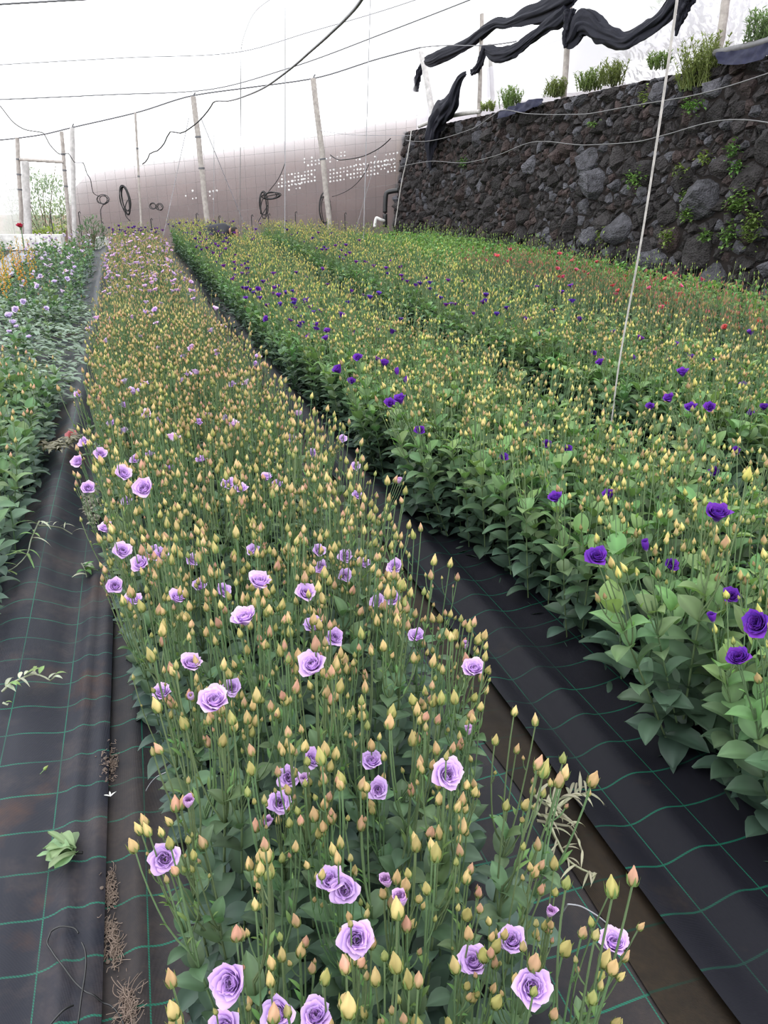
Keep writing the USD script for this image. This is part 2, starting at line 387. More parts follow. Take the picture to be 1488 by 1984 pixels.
STYLES = {   # what each bed's crop looks like
    'lavender': dict(leafcol=GLAUC, topcol=GREEN, buds=[(TAN, 5), (PEACH, 3), (OLIVE, 2)], flower=LAV, edge=np.array([.71, .53, .82]), nbud=(4, 7), low=.04),
    'purple': dict(leafcol=GLAUC * [.92, .97, .86], topcol=np.array([.155, .275, .075]), buds=[(YELLOW, 3), (TAN * [1, 1.1, .9], 3), (np.array([.34, .23, .11]), 3)], flower=PURPLE, edge=np.array([.17, .045, .42]), nbud=(3, 5), low=.03),
    'red': dict(leafcol=GLAUC * 0.8, topcol=np.array([.085, .125, .05]), buds=[(np.array([.30, .10, .075]), 5), (TAN * .7, 1), (np.array([.30, .18, .08]), 2)], flower=np.array([.6, .06, .12]), edge=np.array([.7, .2, .25]), nbud=(4, 6), low=.05),
    'green': dict(leafcol=GREEN, topcol=np.array([.14, .265, .062]), buds=[(np.array([.26, .36, .08]), 4)], flower=None, edge=None, nbud=(0, 2), low=.05),
    'sparse': dict(leafcol=GLAUC * 1.15, topcol=GREEN, buds=[(TAN, 3), (PEACH, 1)], flower=np.array([.56, .45, .70]), edge=np.array([.7, .62, .78]), nbud=(0, 2), low=.05),
}

def plant(rng, style, flower=None, near=True, height=0.62, leafy=1.0, spread=1.0):
    """Parts of one lisianthus, root at the origin: [(name, mesh, material, [sub-parts])], and where its bloom is. flower: None or (openness, diameter, facing tilt)."""
    S = STYLES[style]; parts = []
    ns, nq = (7, 5) if near else (4, 3)
    hb = height * (rng.uniform(.62, .76) if style != 'lavender' else rng.uniform(.56, .68))
    lean = rng.uniform(-.03, .03, 2)
    path = lambda z: np.array([lean[0] * (z / hb) ** 2, lean[1] * (z / hb) ** 2, z])
    stem = MB()
    stem.add(*tube_vf([path(z) for z in np.linspace(0, hb, 6 if near else 3)], np.linspace(.0034, .0024, 6 if near else 3), 6 if near else 3, near), STEM * .9)
    az = rng.uniform(0, 6.28)
    z, lv = S['low'], []
    step = 0.056 if near else 0.085
    while z < hb * 1.02:
        u = z / hb
        for sgn in (0, math.pi):
            ln = ((0.104 - 0.042 * u) if style == 'lavender' else (0.116 - 0.036 * u)) * rng.uniform(.8, 1.12) * leafy
            el = math.radians(12 + 42 * u + rng.uniform(-16, 16))
            tm = (.55 if style == 'lavender' else .72) * u ** 2; col = S['leafcol'] * (1 - tm) + S['topcol'] * tm
            lv.append(leaf(rng, path(z), az + sgn + rng.uniform(-.35, .35), el, ln * spread, ln * rng.uniform(.52, .68), col * rng.uniform(.85, 1.15), rng.uniform(.5, 1.2), ns, nq, pw=.62))
        az += math.pi / 2 + rng.uniform(-.3, .3)
        z += step * rng.uniform(.85, 1.2)
    ends = []
    nb = rng.integers(*S['nbud']) if S['nbud'][1] > 1 else 0
    total = nb + (1 if flower else 0)
    fl_at = None
    for k in range(total):
        isf = flower is not None and k == total - 1
        a = rng.uniform(0, 6.28) if not isf else rng.uniform(-.6, .6)
        top = height * (rng.uniform(.82, 1.10) if not isf else 0.96)
        off = rng.uniform(.015, .065) if not isf else 0.03
        z0 = hb * rng.uniform(.78, 1.0)
        p0 = path(min(z0, hb)); p3 = np.array([p0[0] + math.cos(a) * off, p0[1] + math.sin(a) * off, top])
        p1 = p0 + (p3 - p0) * .3 + np.array([math.cos(a), math.sin(a), 0]) * off * .35
        pts = spline([p0, p1, p3], 7 if near else 3)
        stem.add(*tube_vf(pts, np.linspace(.0021, .0016, len(pts)), 5 if near else 3, False), STEM)
        d = pts[-1] - pts[-2]
        if isf:
            op, dia, tl = flower
            d = np.array([math.sin(tl), 0, math.cos(tl)])
            base = p3
            fl_at = base + d / np.linalg.norm(d) * dia * .3
            Mx = frame(base, d, rng.uniform(0, 6.28))
            ca = calyx_mb(rng, Mx, dia * .30, dia * .11, STEM, .1)
            pc = S['flower'] if op > .5 else S['flower'] * .5 + PINKLAV * .5 if style == 'lavender' else S['flower']
            pe = S['edge'] if op > .5 else S['edge'] * .6 + np.array([.7, .5, .62]) * .4 if style == 'lavender' else S['edge']
            pet = bloom(rng, Mx, dia, op, pc, pe, 25 if op > .5 else 9, 7 if near else 4, 7 if near else 4)
            parts.append(('flower', ca, 'foliage', [('petal', m, 'petal') for m in pet]))
        else:
            w = np.array([x[1] for x in S['buds']], float); tip = S['buds'][rng.choice(len(w), p=w / w.sum())][0] * rng.uniform(.82, 1.15)
            big = rng.random()
            ln = (0.018 + 0.019 * big) * 1.0; r = ln * rng.uniform(.225, .29)
            base = np.array([.24, .30, .09]) * (1 - .5 * big) + tip * .5 * big
            tipc = tip if big > .25 else tip * .5 + np.array([.2, .26, .08]) * .5
            Mx = frame(p3, d + rng.normal(0, .12, 3) * np.linalg.norm(d), rng.uniform(0, 6.28))
            bd = bud_mb(rng, Mx, ln, r, base, tipc, 8 if near else 5, 8 if near else 4)
            sub = [('calyx', calyx_mb(rng, Mx, ln, r, np.array([.17, .23, .08])), 'foliage')] if near else []
            parts.append(('bud', bd, 'bud', sub))
            if near and rng.random() < .5:       # a side bud on the same stalk
                q = pts[4]; a2 = a + rng.uniform(1, 3)
                e = q + np.array([math.cos(a2) * .018, math.sin(a2) * .018, rng.uniform(.035, .06)])
                stem.add(*tube_vf(spline([q, (q + e) / 2 + np.array([math.cos(a2), math.sin(a2), 0]) * .004, e], 5), .0013, 5, False), STEM)
                l2 = rng.uniform(.011, .019); M2 = frame(e, e - q + [0, 0, .03], 0)
                parts.append(('bud', bud_mb(rng, M2, l2, l2 * .26, np.array([.24, .30, .09]), tipc * .8), 'bud', [('calyx', calyx_mb(rng, M2, l2, l2 * .26, np.array([.17, .23, .08])), 'foliage')]))
            if near:                             # a narrow bract where the stalk leaves
                lv.append(leaf(rng, p1, a + 1.4, 1.0, rng.uniform(.022, .04), .010, S['topcol'], .3, 5, 3))
    if not near:
        for k in range(int(2 * leafy)):
            lv.append(leaf(rng, path(hb * rng.uniform(.8, 1)), rng.uniform(0, 6.28), 1.0, rng.uniform(.03, .05), .016, S['topcol'], .3, 4, 3))
    parts.insert(0, ('stem', stem, 'foliage', []))
    parts += [('leaf', m, 'foliage', []) for m in lv]
    return parts, fl_at

def kind(name, parts):
    """The class prim that all individuals of one build reference."""
    c = stage.CreateClassPrim(numbered('/World', name))
    UsdGeom.Xform(c); c.SetTypeName('Xform')
    for nm, mb, mt, subs in parts:
        p = obj(nm, mb, mt, c)
        for sn, smb, smt in subs: obj(sn, smb, smt, p)
    return c

def joined(parts):
    m = MB()
    for nm, mb, mt, subs in parts:
        m.join(mb)
        for s in subs: m.join(s[1])
    return m

def scatter(name, protos, M, idx, label, cat, mat='foliage'):
    """A planting too dense to count: one object."""
    pi = UsdGeom.PointInstancer.Define(stage, numbered('/World', name))
    path = str(pi.GetPath()); rel = []
    for k, mb in enumerate(protos):
        v, f, c = mb.arr()
        rel.append(prim_mesh(f'{path}/plant_{k:03d}', v, f, mat, c).GetPath())
    pi.CreatePrototypesRel().SetTargets(rel)
    M = np.asarray(M)
    sc = np.linalg.norm(M[:, :3, :3], axis=1)
    R = M[:, :3, :3] / sc[:, None, :]
    qs = np.array([trimesh.transformations.quaternion_from_matrix(r) for r in R])
    pi.CreatePositionsAttr(Vt.Vec3fArray.FromNumpy(M[:, :3, 3].astype(np.float32)))
    pi.CreateOrientationsAttr(Vt.QuathArray([Gf.Quath(*map(float, q)) for q in qs]))
    pi.CreateScalesAttr(Vt.Vec3fArray.FromNumpy(sc.astype(np.float32)))
    pi.CreateProtoIndicesAttr(Vt.IntArray([int(i) for i in idx]))
    return tag(pi.GetPrim(), label, cat, kind='stuff')

def plant_matrix(pos, yaw, scale=1.0, lean=(0, 0), zs=1.0):
    """lean: how far the top leans (x, y) per metre of height."""
    d = np.array([lean[0], lean[1], 1.0]); d /= np.linalg.norm(d)
    ax = np.cross([0, 0, 1.0], d); s = np.linalg.norm(ax)
    Rl = rot(ax / s, math.asin(min(1, s))) if s > 1e-6 else np.eye(4)
    M = Rl @ rot([0, 0, 1], yaw)
    M[:3, :3] *= scale
    M[:3, :3] = M[:3, :3] @ np.diag([1, 1, zs])
    M[:3, 3] = pos
    return M

# ------------------------------------------------------------------ ground and ground cover
def surf(xs_fn, nu, ys, zoff, vs):
    pass

def wave_h(v, y):
    p = np.stack([v * 5.0, y * 0.55, np.zeros_like(v)], -1)
    q = np.stack([v * 14.0, y * 1.6, np.ones_like(v)], -1)
    return 0.022 * (meshkit.fbm(p, 3, 5) - 0.5) + 0.010 * (meshkit.fbm(q, 2, 9) - 0.5)

def sheet(v0, v1, y0, y1, off, nv, ny, ufirst, extra=None, edge0=0.0, seed=0):
    """A strip of cloth laid along the rows between v0 and v1; ufirst is where one of its length threads lies."""
    t = np.linspace(0, 1, nv); ys = y0 + (y1 - y0) * np.linspace(0, 1, ny) ** 1.6
    T, Y = np.meshgrid(t, ys, indexing='ij')
    lo = v0 + edge0 * (meshkit.fbm(np.stack([Y * 0.9, Y * 0, Y * 0 + seed], -1), 3, seed) - 0.5)
    V = lo + (v1 - lo) * T
    X = V + RS * Y
    Z = gz(X, Y) + off + wave_h(V, Y)
    if extra is not None: Z = Z + extra(V, Y, T)
    uv = np.stack([(V - ufirst) / 1.047 + 50 * 0.5, (Y + RS * X) / 1.047 + 20], -1)
    return (np.stack([X, Y, Z], -1).reshape(-1, 3), grid_faces(nv, ny)[:, ::-1]), uv.reshape(-1, 2)

gx, gy = np.meshgrid(np.linspace(-17, 13, 70), np.linspace(-4, 24.5, 70), indexing='ij')
soil = tag(obj('ground', (np.stack([gx, gy, gz(gx, gy) - 0.03], -1).reshape(-1, 3), grid_faces(70, 70)), 'soil'),
           'dark brown garden soil under the flower beds', 'soil', kind='structure')
big = np.array([[-150, -150, -.25], [150, -150, -.25], [150, 150, -.25], [-150, 150, -.25]], float)
tag(obj('outside_ground', (big, np.array([[0, 1, 2, 3]])), 'outside_ground', smooth=False), 'bare brown ground outside the greenhouse', 'ground', kind='structure')

def cover(name, mat_, args, label):
    (vf, uv) = sheet(*args[0], **args[1])
    return tag(obj(name, vf, mat_, uv=uv), label, 'ground cover')

def left_relief(V, Y, T):
    ridge = 0.075 * np.exp(-((V + .60 + .02 * np.sin(Y)) / .11) ** 2) * sm((Y - 1.6) / 2.5) + 0.02 * np.exp(-((V + .60) / .16) ** 2)
    dip = -0.012 * np.exp(-((V + .40) / .07) ** 2)
    crease = 0.014 * np.exp(-((V + .335) / .022) ** 2) + 0.012 * np.exp(-((V + .27) / .02) ** 2)
    return ridge + dip + crease
def right_relief(V, Y, T):
    lip = 0.012 * np.exp(-(T / .03) ** 2)
    return lip + 0.02 * np.exp(-((V - 1.30) / .05) ** 2) + 0.03 * sm((V - 1.4) / .25) - 0.012 * np.exp(-((V - 1.19) / .05) ** 2)
def under_relief(V, Y, T):
    return 0.012 * np.exp(-((V + .17) / .03) ** 2) + 0.014 * np.exp(-((V + .03) / .05) ** 2)
# threads: fraction(u / spacing) = 0.5 on a thread
def first(spacing, v): return v + 1.047 * (25 - spacing * (math.floor(25 / spacing) + .5))
cover('ground_cover', 'ground_cover', ((-2.1, -.245, .4, 20.5, .020, 110, 260, first(.162, -.262)), dict(extra=left_relief, seed=3)),
      'black woven ground cover with green threads on the path left of the lavender bed')
cover('ground_cover', 'ground_cover_muddy', ((-.34, 1.0, .4, 20.5, .006, 90, 220, first(.14, -.232)), dict(extra=under_relief, seed=4)),
      'dusty black ground cover the lavender bed is planted through')
cover('ground_cover', 'ground_cover_dirty', ((.945, 1.25, .4, 20.5, .011, 40, 200, first(.2, .6)), dict(edge0=.09, seed=6)),
      'mud-brown strip of ground cover between the lavender bed and the folded black sheet')
cover('ground_cover', 'ground_cover_dark', ((1.085, 2.9, .4, 20.5, .024, 110, 240, first(.2, 1.222)), dict(extra=right_relief, edge0=.07, seed=8)),
      'clean black ground cover with a loose folded edge beside the purple bed')

def sheet_z(x, y):
    v = row_v(x, y); V, Y = np.array([[v]]), np.array([[y]]); w = float(wave_h(V, Y)[0, 0])
    if v < -.25: return w + .020 + float(left_relief(V, Y, 0)[0, 0])
    if v < .95: return w + .006 + float(under_relief(V, Y, 0)[0, 0])
    if v < 1.085: return w + .011
    return w + .024 + float(right_relief(V, Y, np.array([[(v - 1.085) / 1.8]]))[0, 0])
def on_sheet(px, py, h=0.0):
    p = on_ground(px, py, h)
    for _ in range(2): p = on_ground(px, py, h + sheet_z(p[0], p[1]))
    return p

# the grey sheet at the far left
def flat_strip(name, v0, v1, y0, y1, off, mat_, label, cat):
    (vf, uv) = sheet(v0, v1, y0, y1, off, 24, 60, 0.0)
    return tag(obj(name, vf, mat_, uv=uv), label, cat)
plain('grey_sheet', (0.15, 0.155, 0.18), 0.6, 0.4, noise=5, var=0.3)
plain('red_soil', (0.20, 0.09, 0.05), 0.95, 0.1, noise=9, var=0.4, bump=0.5)
flat_strip('plastic_sheet', -2.75, -2.2, 8, 19, .07, 'grey_sheet', 'pale grey plastic sheet on the path beside the yellow snapdragons', 'plastic sheet')

# ------------------------------------------------------------------ stone retaining wall on the right
WB = np.array([0.45, 22.3]); WD = np.array([4.51, -12.0]); WD /= np.linalg.norm(WD); WN = np.array([WD[1], -WD[0]]); WN = WN if WN[0] < 0 else -WN
WTOP = 3.36
def wall_pt(s, z, d):
    s, z, d = map(np.asarray, (s, z, d))
    k = d - 0.13 * (z - .3)
    return np.stack([WB[0] + WD[0] * s + WN[0] * k, WB[1] + WD[1] * s + WN[1] * k, z + 0 * s], -1)
def wall_hit(px, py, d):
    """Where the line of sight meets the upright plane that stands d in front of the wall's face (the leaning face when lean is on)."""
    r = ray(px, py); o = np.array([0, 0, H])
    n3 = np.array([WN[0], WN[1], 0.13]); p0 = np.array([WB[0] + WN[0] * d, WB[1] + WN[1] * d, .3])
    return o + r * (np.dot(n3, p0 - o) / np.dot(n3, r))
def fence_hit(px, py, d=-.85):
    r = ray(px, py); o = np.array([0, 0, H]); n3 = np.array([WN[0], WN[1], 0]); p0 = np.array([WB[0] + WN[0] * d, WB[1] + WN[1] * d, 0])
    return o + r * (np.dot(n3, p0 - o) / np.dot(n3, r))

wall = thing('wall_right', 'dry-laid retaining wall of dark lava stones along the right side', 'stone wall', kind='structure')
S0, S1 = -.6, 15.5
core = MB()
corner = np.array([wall_pt(s, z, d) for s in (S0, S1) for z in (-.2, WTOP - .03) for d in (.03, -.6)])
core.add(corner, [[0, 4, 6, 2], [1, 3, 7, 5], [2, 6, 7, 3], [0, 2, 3, 1], [4, 5, 7, 6], [0, 1, 5, 4]], (.02, .018, .017))
obj('core', core, 'wall_core', wall, smooth=False)
rng = np.random.default_rng(11)
PT, RA, nst = np.zeros((3000, 2)), np.zeros(3000), 0
for kk in range(20000):
    s, z = rng.uniform(S0 - .3, S1 + .3), rng.uniform(-.1, WTOP + .1)
    big = .30 if s > 8 and z < 2.7 else .19 if s > 4 else .15
    r = rng.uniform(.75, 1.05) * big if kk < 60 else rng.uniform(.5, .85) * big if kk < 220 else .050 + .13 * rng.random() ** 2.6 * (1.3 if s > 7 else 1)
    if nst and (np.hypot(PT[:nst, 0] - s, PT[:nst, 1] - z) < (RA[:nst] + r) * .86).any(): continue
    PT[nst] = s, z; RA[nst] = r; nst += 1
P2 = PT[:nst]
RA = RA[:nst]
nbrs = cKDTree(P2).query_ball_point(P2, .75)
def cell(k):
    """The patch of wall a stone fills: nearer its own rim than any neighbour's."""
    p, r = P2[k], RA[k]
    poly = p + np.array([[-1, -1], [1, -1], [1, 1], [-1, 1]]) * (r * 1.5 + .03)
    for j in nbrs[k]:
        d = P2[j] - p; L_ = np.hypot(*d)
        if j == k or L_ > 1.6 * r + RA[j] + .2: continue
        n = d / L_; t = (L_ * L_ + r * r - RA[j] ** 2) / (2 * L_)
        h = (poly - p) @ n - t
        if (h <= 0).all(): continue
        out = []
        for q in range(len(poly)):
            a0, a1, h0, h1 = poly[q], poly[(q + 1) % len(poly)], h[q], h[(q + 1) % len(poly)]
            if h0 <= 0: out.append(a0)
            if (h0 < 0) != (h1 < 0) and h0 != h1: out.append(a0 + (a1 - a0) * h0 / (h0 - h1))
        if len(out) < 3: return None
        poly = np.array(out)
    poly[:, 1] = np.clip(poly[:, 1], -.1, WTOP + .03); poly[:, 0] = np.clip(poly[:, 0], S0 - .15, S1 + .1)
    return poly
rocks = []
for k in range(len(P2)):
    poly = cell(k)
    if poly is None: continue
    c = poly.mean(0); rel = poly - c
    size = math.sqrt(0.5 * abs(np.sum(poly[:, 0] * np.roll(poly[:, 1], 1) - poly[:, 1] * np.roll(poly[:, 0], 1))))
    if size > 1.1 or size < .04: continue
    dep = size * rng.uniform(.38, .85)
    P = []
    for q in rel: P += [(*(c + q * 1.0), -.08), (*(c + q * rng.uniform(.78, .95)), dep * rng.uniform(.1, .45))]
    tilt = rng.normal(0, .35, 2)
    for _ in range(rng.integers(4, 7)):
        o = rel[rng.integers(len(rel))] * rng.uniform(.3, .78)
        P.append((*(c + o), dep * (.85 + np.dot(tilt, o) / size + rng.uniform(-.12, .15))))
    P = np.array(P)
    h = trimesh.convex.convex_hull(P)
    h = h.subdivide().subdivide() if c[0] > 5 else h.subdivide()
    v = np.array(h.vertices)
    amp = .20 * size
    v = v + amp * np.stack([meshkit.fbm(v * (2.2 / size) + o, 4, 21) - .5 for o in (0, 17, 31)], -1) * np.array([1, 1, 1.6])
    w3 = wall_pt(v[:, 0], v[:, 1], v[:, 2])
    tone = rng.random(); g = rng.uniform(.7, 1.3)
    near = c[0] > 7
    if tone < (.22 if near else .10) + (.35 if size > .42 else 0): col = np.array([.090, .089, .101]) * g
    elif tone < .42: col = np.array([.050, .036, .034]) * g
    else: col = np.array([.035, .0315, .032]) * g
    m = MB(); m.add(w3, np.array(h.faces), col)
    rocks.append((size / np.linalg.norm(wall_pt(c[0], c[1], 0.) - [0, 0, H]) * (1 if c[0] < 13.5 and c[1] > .7 else .2), m))
rocks.sort(key=lambda x: -x[0])
for _, m in rocks[:300]: obj('stone', m, 'lava_stone', wall, smooth=False)
rest = MB()
for _, m in rocks[300:]: rest.join(m)
tag(obj('stone_fill', rest, 'lava_stone', wall, smooth=False), kind='stuff')

# the terrace the wall holds up
tb = [wall_pt(s, WTOP - .02, -.25) for s in (S0 - 1.4, S1)] + [wall_pt(s, WTOP - .02, -14.) for s in (S1, S0 - 1.4)]
tv = np.array(tb + [p - [0, 0, 3.6] for p in tb])
tag(obj('terrace', (tv, np.array([[0, 1, 2, 3], [4, 7, 6, 5], [0, 4, 5, 1], [1, 5, 6, 2], [2, 6, 7, 3], [3, 7, 4, 0]])), 'outside_ground', smooth=False), 'raised earth terrace behind the stone wall', 'terrace', kind='structure')

# ------------------------------------------------------------------ earth bank beyond the film, back wall, roof
YB = 22.9
c0, c1 = at(140, 348, 25.0), at(800, 235, 25.0)
bx = np.linspace(c0[0] - .3, 7, 60); byy = np.linspace(0, 1, 24)
BX, BT = np.meshgrid(bx, byy, indexing='ij')
crest = (c0[2] + (c1[2] - c0[2]) * (BX - c0[0]) / (c1[0] - c0[0])) * sm((BX - c0[0] + .3) / .35)
BYw = YB + .5 + 2.1 * np.minimum(BT / .35, 1) + 14 * np.maximum(BT - .35, 0)
BZ = crest * sm(BT / .35) ** .7 + .1 + .25 * (meshkit.fbm(np.stack([BX * .8, BYw * .8, BX * 0], -1), 4, 3) - .5) * (BT > .02)
tag(obj('embankment', (np.stack([BX, BYw, BZ], -1).reshape(-1, 3), grid_faces(60, 24)), 'bank'), 'brown earth bank seen through the plastic back wall', 'earth bank', kind='structure')

def zr(x, y): return 4.74 + 0.144 * (x + 2.1) + 0.0 * y

def film_grid(x0, x1, zlo, zhi, nx, nz, y=YB):
    X, T = np.meshgrid(np.linspace(x0, x1, nx), np.linspace(0, 1, nz), indexing='ij')
    lo = zlo(X) if callable(zlo) else zlo; hi = zhi(X) if callable(zhi) else zhi
    Z = lo + (hi - lo) * T
    Y = y + .05 * (meshkit.fbm(np.stack([X * .5, Z * 2.2, X * 0], -1), 3, 8) - .5)
    return np.stack([X, Y, Z], -1).reshape(-1, 3), grid_faces(nx, nz)
dl, dr = at(52, 380, YB)[0], at(130, 380, YB)[0]
dtop = at(90, 309, YB)[2]
back = MB()
eave = lambda X: zr(X, YB)
back.add(*film_grid(-16, dl, 0.2, eave, 30, 24)); back.add(*film_grid(dl, dr, dtop, eave, 6, 10)); back.add(*film_grid(dr, 1.3, 0.2, eave, 60, 24))
tag(obj('wall_back', back, 'wall_film'), 'milky plastic film wall at the back of the greenhouse', 'plastic wall', kind='structure')

RX, RY = np.meshgrid(np.linspace(-16, 13, 60), np.linspace(-7, YB + .1, 60), indexing='ij')
RZ = zr(RX, RY) + .12 * np.sin(RY * math.pi / 2.5) ** 2 + .10 * (meshkit.fbm(np.stack([RX * .6, RY * .6, RX * 0], -1), 3, 2) - .5) + .03
tag(obj('ceiling', (np.stack([RX, RY, RZ], -1).reshape(-1, 3), grid_faces(60, 60)), 'roof_film'), 'white translucent plastic roof film', 'roof', kind='structure')
LY, LT = np.meshgrid(np.linspace(-7, YB, 40), np.linspace(0, 1, 14), indexing='ij')
tag(obj('wall_left', (np.stack([-15.9 + .06 * np.sin(LY * 2), LY, .0 + (zr(-15.9, 0)) * LT], -1).reshape(-1, 3), grid_faces(40, 14)), 'wall_film'), 'plastic film wall far to the left', 'plastic wall', kind='structure')
def fence_film(name, zlo, zhi, d, mat_, label, seed):
    s, t = np.meshgrid(np.linspace(-1.2, S1, 90), np.linspace(0, 1, 12), indexing='ij')
    hi = zhi(s) if callable(zhi) else zhi
    z = zlo + (hi - zlo) * t
    k = d + .10 * (meshkit.fbm(np.stack([s * 1.4, z * .7, s * 0], -1), 3, seed) - .5)
    v = np.stack([WB[0] + WD[0] * s + WN[0] * k, WB[1] + WD[1] * s + WN[1] * k, z], -1)
    return tag(obj(name, (v.reshape(-1, 3), grid_faces(90, 12)), mat_), label, 'plastic sheet')
we = np.array([fence_hit(x, y, -.9) for x, y in ((838, 174), (935, 134), (1086, 76), (1172, 48), (1262, 20), (1330, -8))])
wes = (we[:, :2] - WB) @ WD
fence_film('windbreak_sheet', WTOP - .1, lambda s: np.interp(s, np.r_[wes, 16], np.r_[we[:, 2], we[-1, 2] + .25]), -.9, 'windbreak_film', 'milky plastic windbreak sheet standing along the top of the stone wall', 12)
fence_film('side_film', 3.9, lambda s: zr(WB[0] + WD[0] * s + .5, 0) + .05, -1.15, 'roof_film', 'clear white film above the windbreak sheet up to the roof', 13)

# ------------------------------------------------------------------ posts, wires, hoses
def post(p0, p1, r, mat_, name, label, cat='post', cap=None, taper=.92, wraps=0, rg=random.Random(4)):
    p0, p1 = np.asarray(p0, float), np.asarray(p1, float)
    n = 9
    P = np.array([p0 + (p1 - p0) * t + np.array([rg.uniform(-1, 1), rg.uniform(-1, 1), 0]) * r * .12 for t in np.linspace(0, 1, n)])
    o = thing(name, label, cat)
    obj('shaft', tube_vf(P, np.linspace(r, r * taper, n), 10), mat_, o, smooth=40)
    for k in range(wraps):
        t = .55 + .4 * k / max(wraps, 1); c = p0 + (p1 - p0) * t; d = (p1 - p0) / np.linalg.norm(p1 - p0)
        obj('wire_wrap', tube_vf([c - d * .02, c + d * .02], r * 1.12, 10), 'grey_wire', o, smooth=40)
    if cap: obj('top_tie', tube_vf([p1 + [0, 0, -.06], p1 + [.02, 0, .05], p1 + [.05, 0, .09]], r * .25, 5), 'grey_wire', o)
    return o
def back_post(top, bot, D, r, m, label, **k):
    a, b = at(*bot, D), at(*top, D)
    a = a + (a - b) * .35                                            # on down to the soil
    a[2] = max(gz(a[0], a[1]) - .1, a[2])
    post(a, b, r, m, 'post', label, **k)
back_post((33, 267), (47, 462), 22.6, .055, 'weathered_post', 'grey wooden post at the left side of the doorway', wraps=3)
back_post((119, 255), (136, 450), 22.6, .05, 'weathered_post', 'grey wooden post at the right side of the doorway', wraps=3)
back_post((140, 247), (147, 450), 22.4, .062, 'white_post', 'pale post just right of the doorway', cap=1)
back_post((49, 313), (58, 465), 22.4, .10, 'white_post', 'broad white door jamb inside the left doorway post', cap=None)
back_post((262, 218), (275, 440), 22.5, .028, 'weathered_post', 'thin crooked pole above the coiled black hose', wraps=2)
back_post((375, 187), (403, 450), 22.3, .072, 'weathered_post', 'grey post halfway along the back wall, with a dark joint', cap=1, wraps=2)
back_post((607, 152), (637, 446), 22.2, .075, 'weathered_post', 'tall tan post near the right end of the back wall', cap=1, wraps=1)
lt = at(38, 309, 22.55); rt = at(123, 314, 22.55)
post(lt, rt, .04, 'weathered_post', 'door_lintel', 'grey pole lying across the top of the doorway', 'lintel')
for (t, b, r, m, lb) in (((815, 90), (845, 222), .075, 'white_post', 'leaning white post at the far corner of the stone wall'),
                         ((935, -12), (928, 216), .045, 'weathered_post', 'thin grey pole on the wall between two hanging cloths'),
                         ((1106, -12), (1093, 170), .055, 'weathered_post', 'grey post on the wall where the two black swags meet'),
                         ((1408, -12), (1392, 100), .06, 'weathered_post', 'grey post on the wall beside the blue sheet, nearest the camera')):
    a, b2 = fence_hit(*b, -.6), fence_hit(*t, -.6)
    a[2] = WTOP - .08
    post(a, b2, r, m, 'post', lb, taper=.95)
a, b2 = fence_hit(957, 152, -1.0), fence_hit(949, 86, -1.0)
post(a - [0, 0, .5], b2, .05, 'white_post', 'post', 'short pale post behind the windbreak sheet')

def wire(name, pts, r, mat_, label, cat='wire', n=60, sides=6, straight=False):
    P = np.array(pts) if straight else spline(pts, n)
    return tag(obj(name, tube_vf(P, r, sides), mat_), label, cat)
A = at
def Rf(px, py, drop=.07):
    r = ray(px, py)
    t = (4.74 + .144 * 2.1 - drop - H) / (r[2] - .144 * r[0])
    return np.array([0, 0, H]) + r * min(t if t > 0 else 1e9, 22.6 / r[1])
wire('roof_wire', [Rf(-30, 194), Rf(200, 184), Rf(415, 172), Rf(560, 132), Rf(750, 62), Rf(960, -20)], .011, 'grey_wire', 'thick grey roof wire bent at the lower of two hanging strings')
wire('roof_wire', [Rf(-30, 127), Rf(240, 112), Rf(467, 100), Rf(600, 62), Rf(750, 18), Rf(860, -20)], .0075, 'pale_wire', 'thin roof wire crossing above the thick bent wire')
wire('roof_wire', [Rf(-30, 10), Rf(110, 2), Rf(260, -6)], .012, 'grey_wire', 'grey roof wire at the very top left of the greenhouse')
wire('roof_wire', [Rf(467, 100), Rf(478, 55), Rf(497, 20), Rf(530, -5)], .005, 'pale_wire', 'faint wire curving up from the thin roof wire')
wire('eave_wire', [A(-30, 273, 22.6), A(75, 262, 22.6), A(140, 247, 22.6), A(265, 218, 22.6), A(375, 185, 22.5), A(480, 170, 22.4), A(607, 152, 22.3), A(740, 112, 22.2), A(815, 92, 22)], .016, 'grey_wire', 'eave wire along the tops of the back posts')
wire('eave_wire', [A(815, 92, 21.9), A(870, 88, 20), A(935, 88, 18.6), A(1000, 80, 17)], .012, 'grey_wire', 'wire running from the corner post along the wall top')
wire('drip_wire', [A(615, 252, 22.2), A(700, 262, 21.5), A(800, 262, 21)], .006, 'pale_wire', 'faint wire low across the right end of the back wall')
wire('power_cable', [A(712, -20, 7.6), A(700, 0, 8), A(668, 38, 9.2), A(640, 65, 10.2), A(590, 110, 12), A(530, 158, 14.2), A(470, 188, 17), A(440, 196, 18.4), A(415, 197, 19.3),
                     A(405, 212, 19.6), A(388, 232, 19.8), A(370, 247, 20), A(350, 258, 20.2), A(331, 255, 20.4), A(318, 278, 20.6), A(305, 292, 20.8), A(291, 297, 21), A(285, 310, 21.2), A(276, 318, 21.4)],
     np.linspace(.017, .012, 90), 'black_plastic', 'black cable sagging in loops from the roof down to the back wall', 'cable', n=90)
wire('power_cable', [A(-20, 180, 19), A(0, 205, 19.5), A(25, 236, 20), A(52, 252, 20.4), A(82, 257, 20.8), A(98, 282, 21), A(118, 299, 21.3), A(131, 297, 21.5), A(146, 315, 21.8), A(160, 315, 21.9), A(168, 335, 22), A(176, 350, 22), A(180, 372, 22.1), A(196, 382, 22.2)],
     .009, 'black_plastic', 'thin black cable hanging in loops above the doorway', 'cable', n=80)
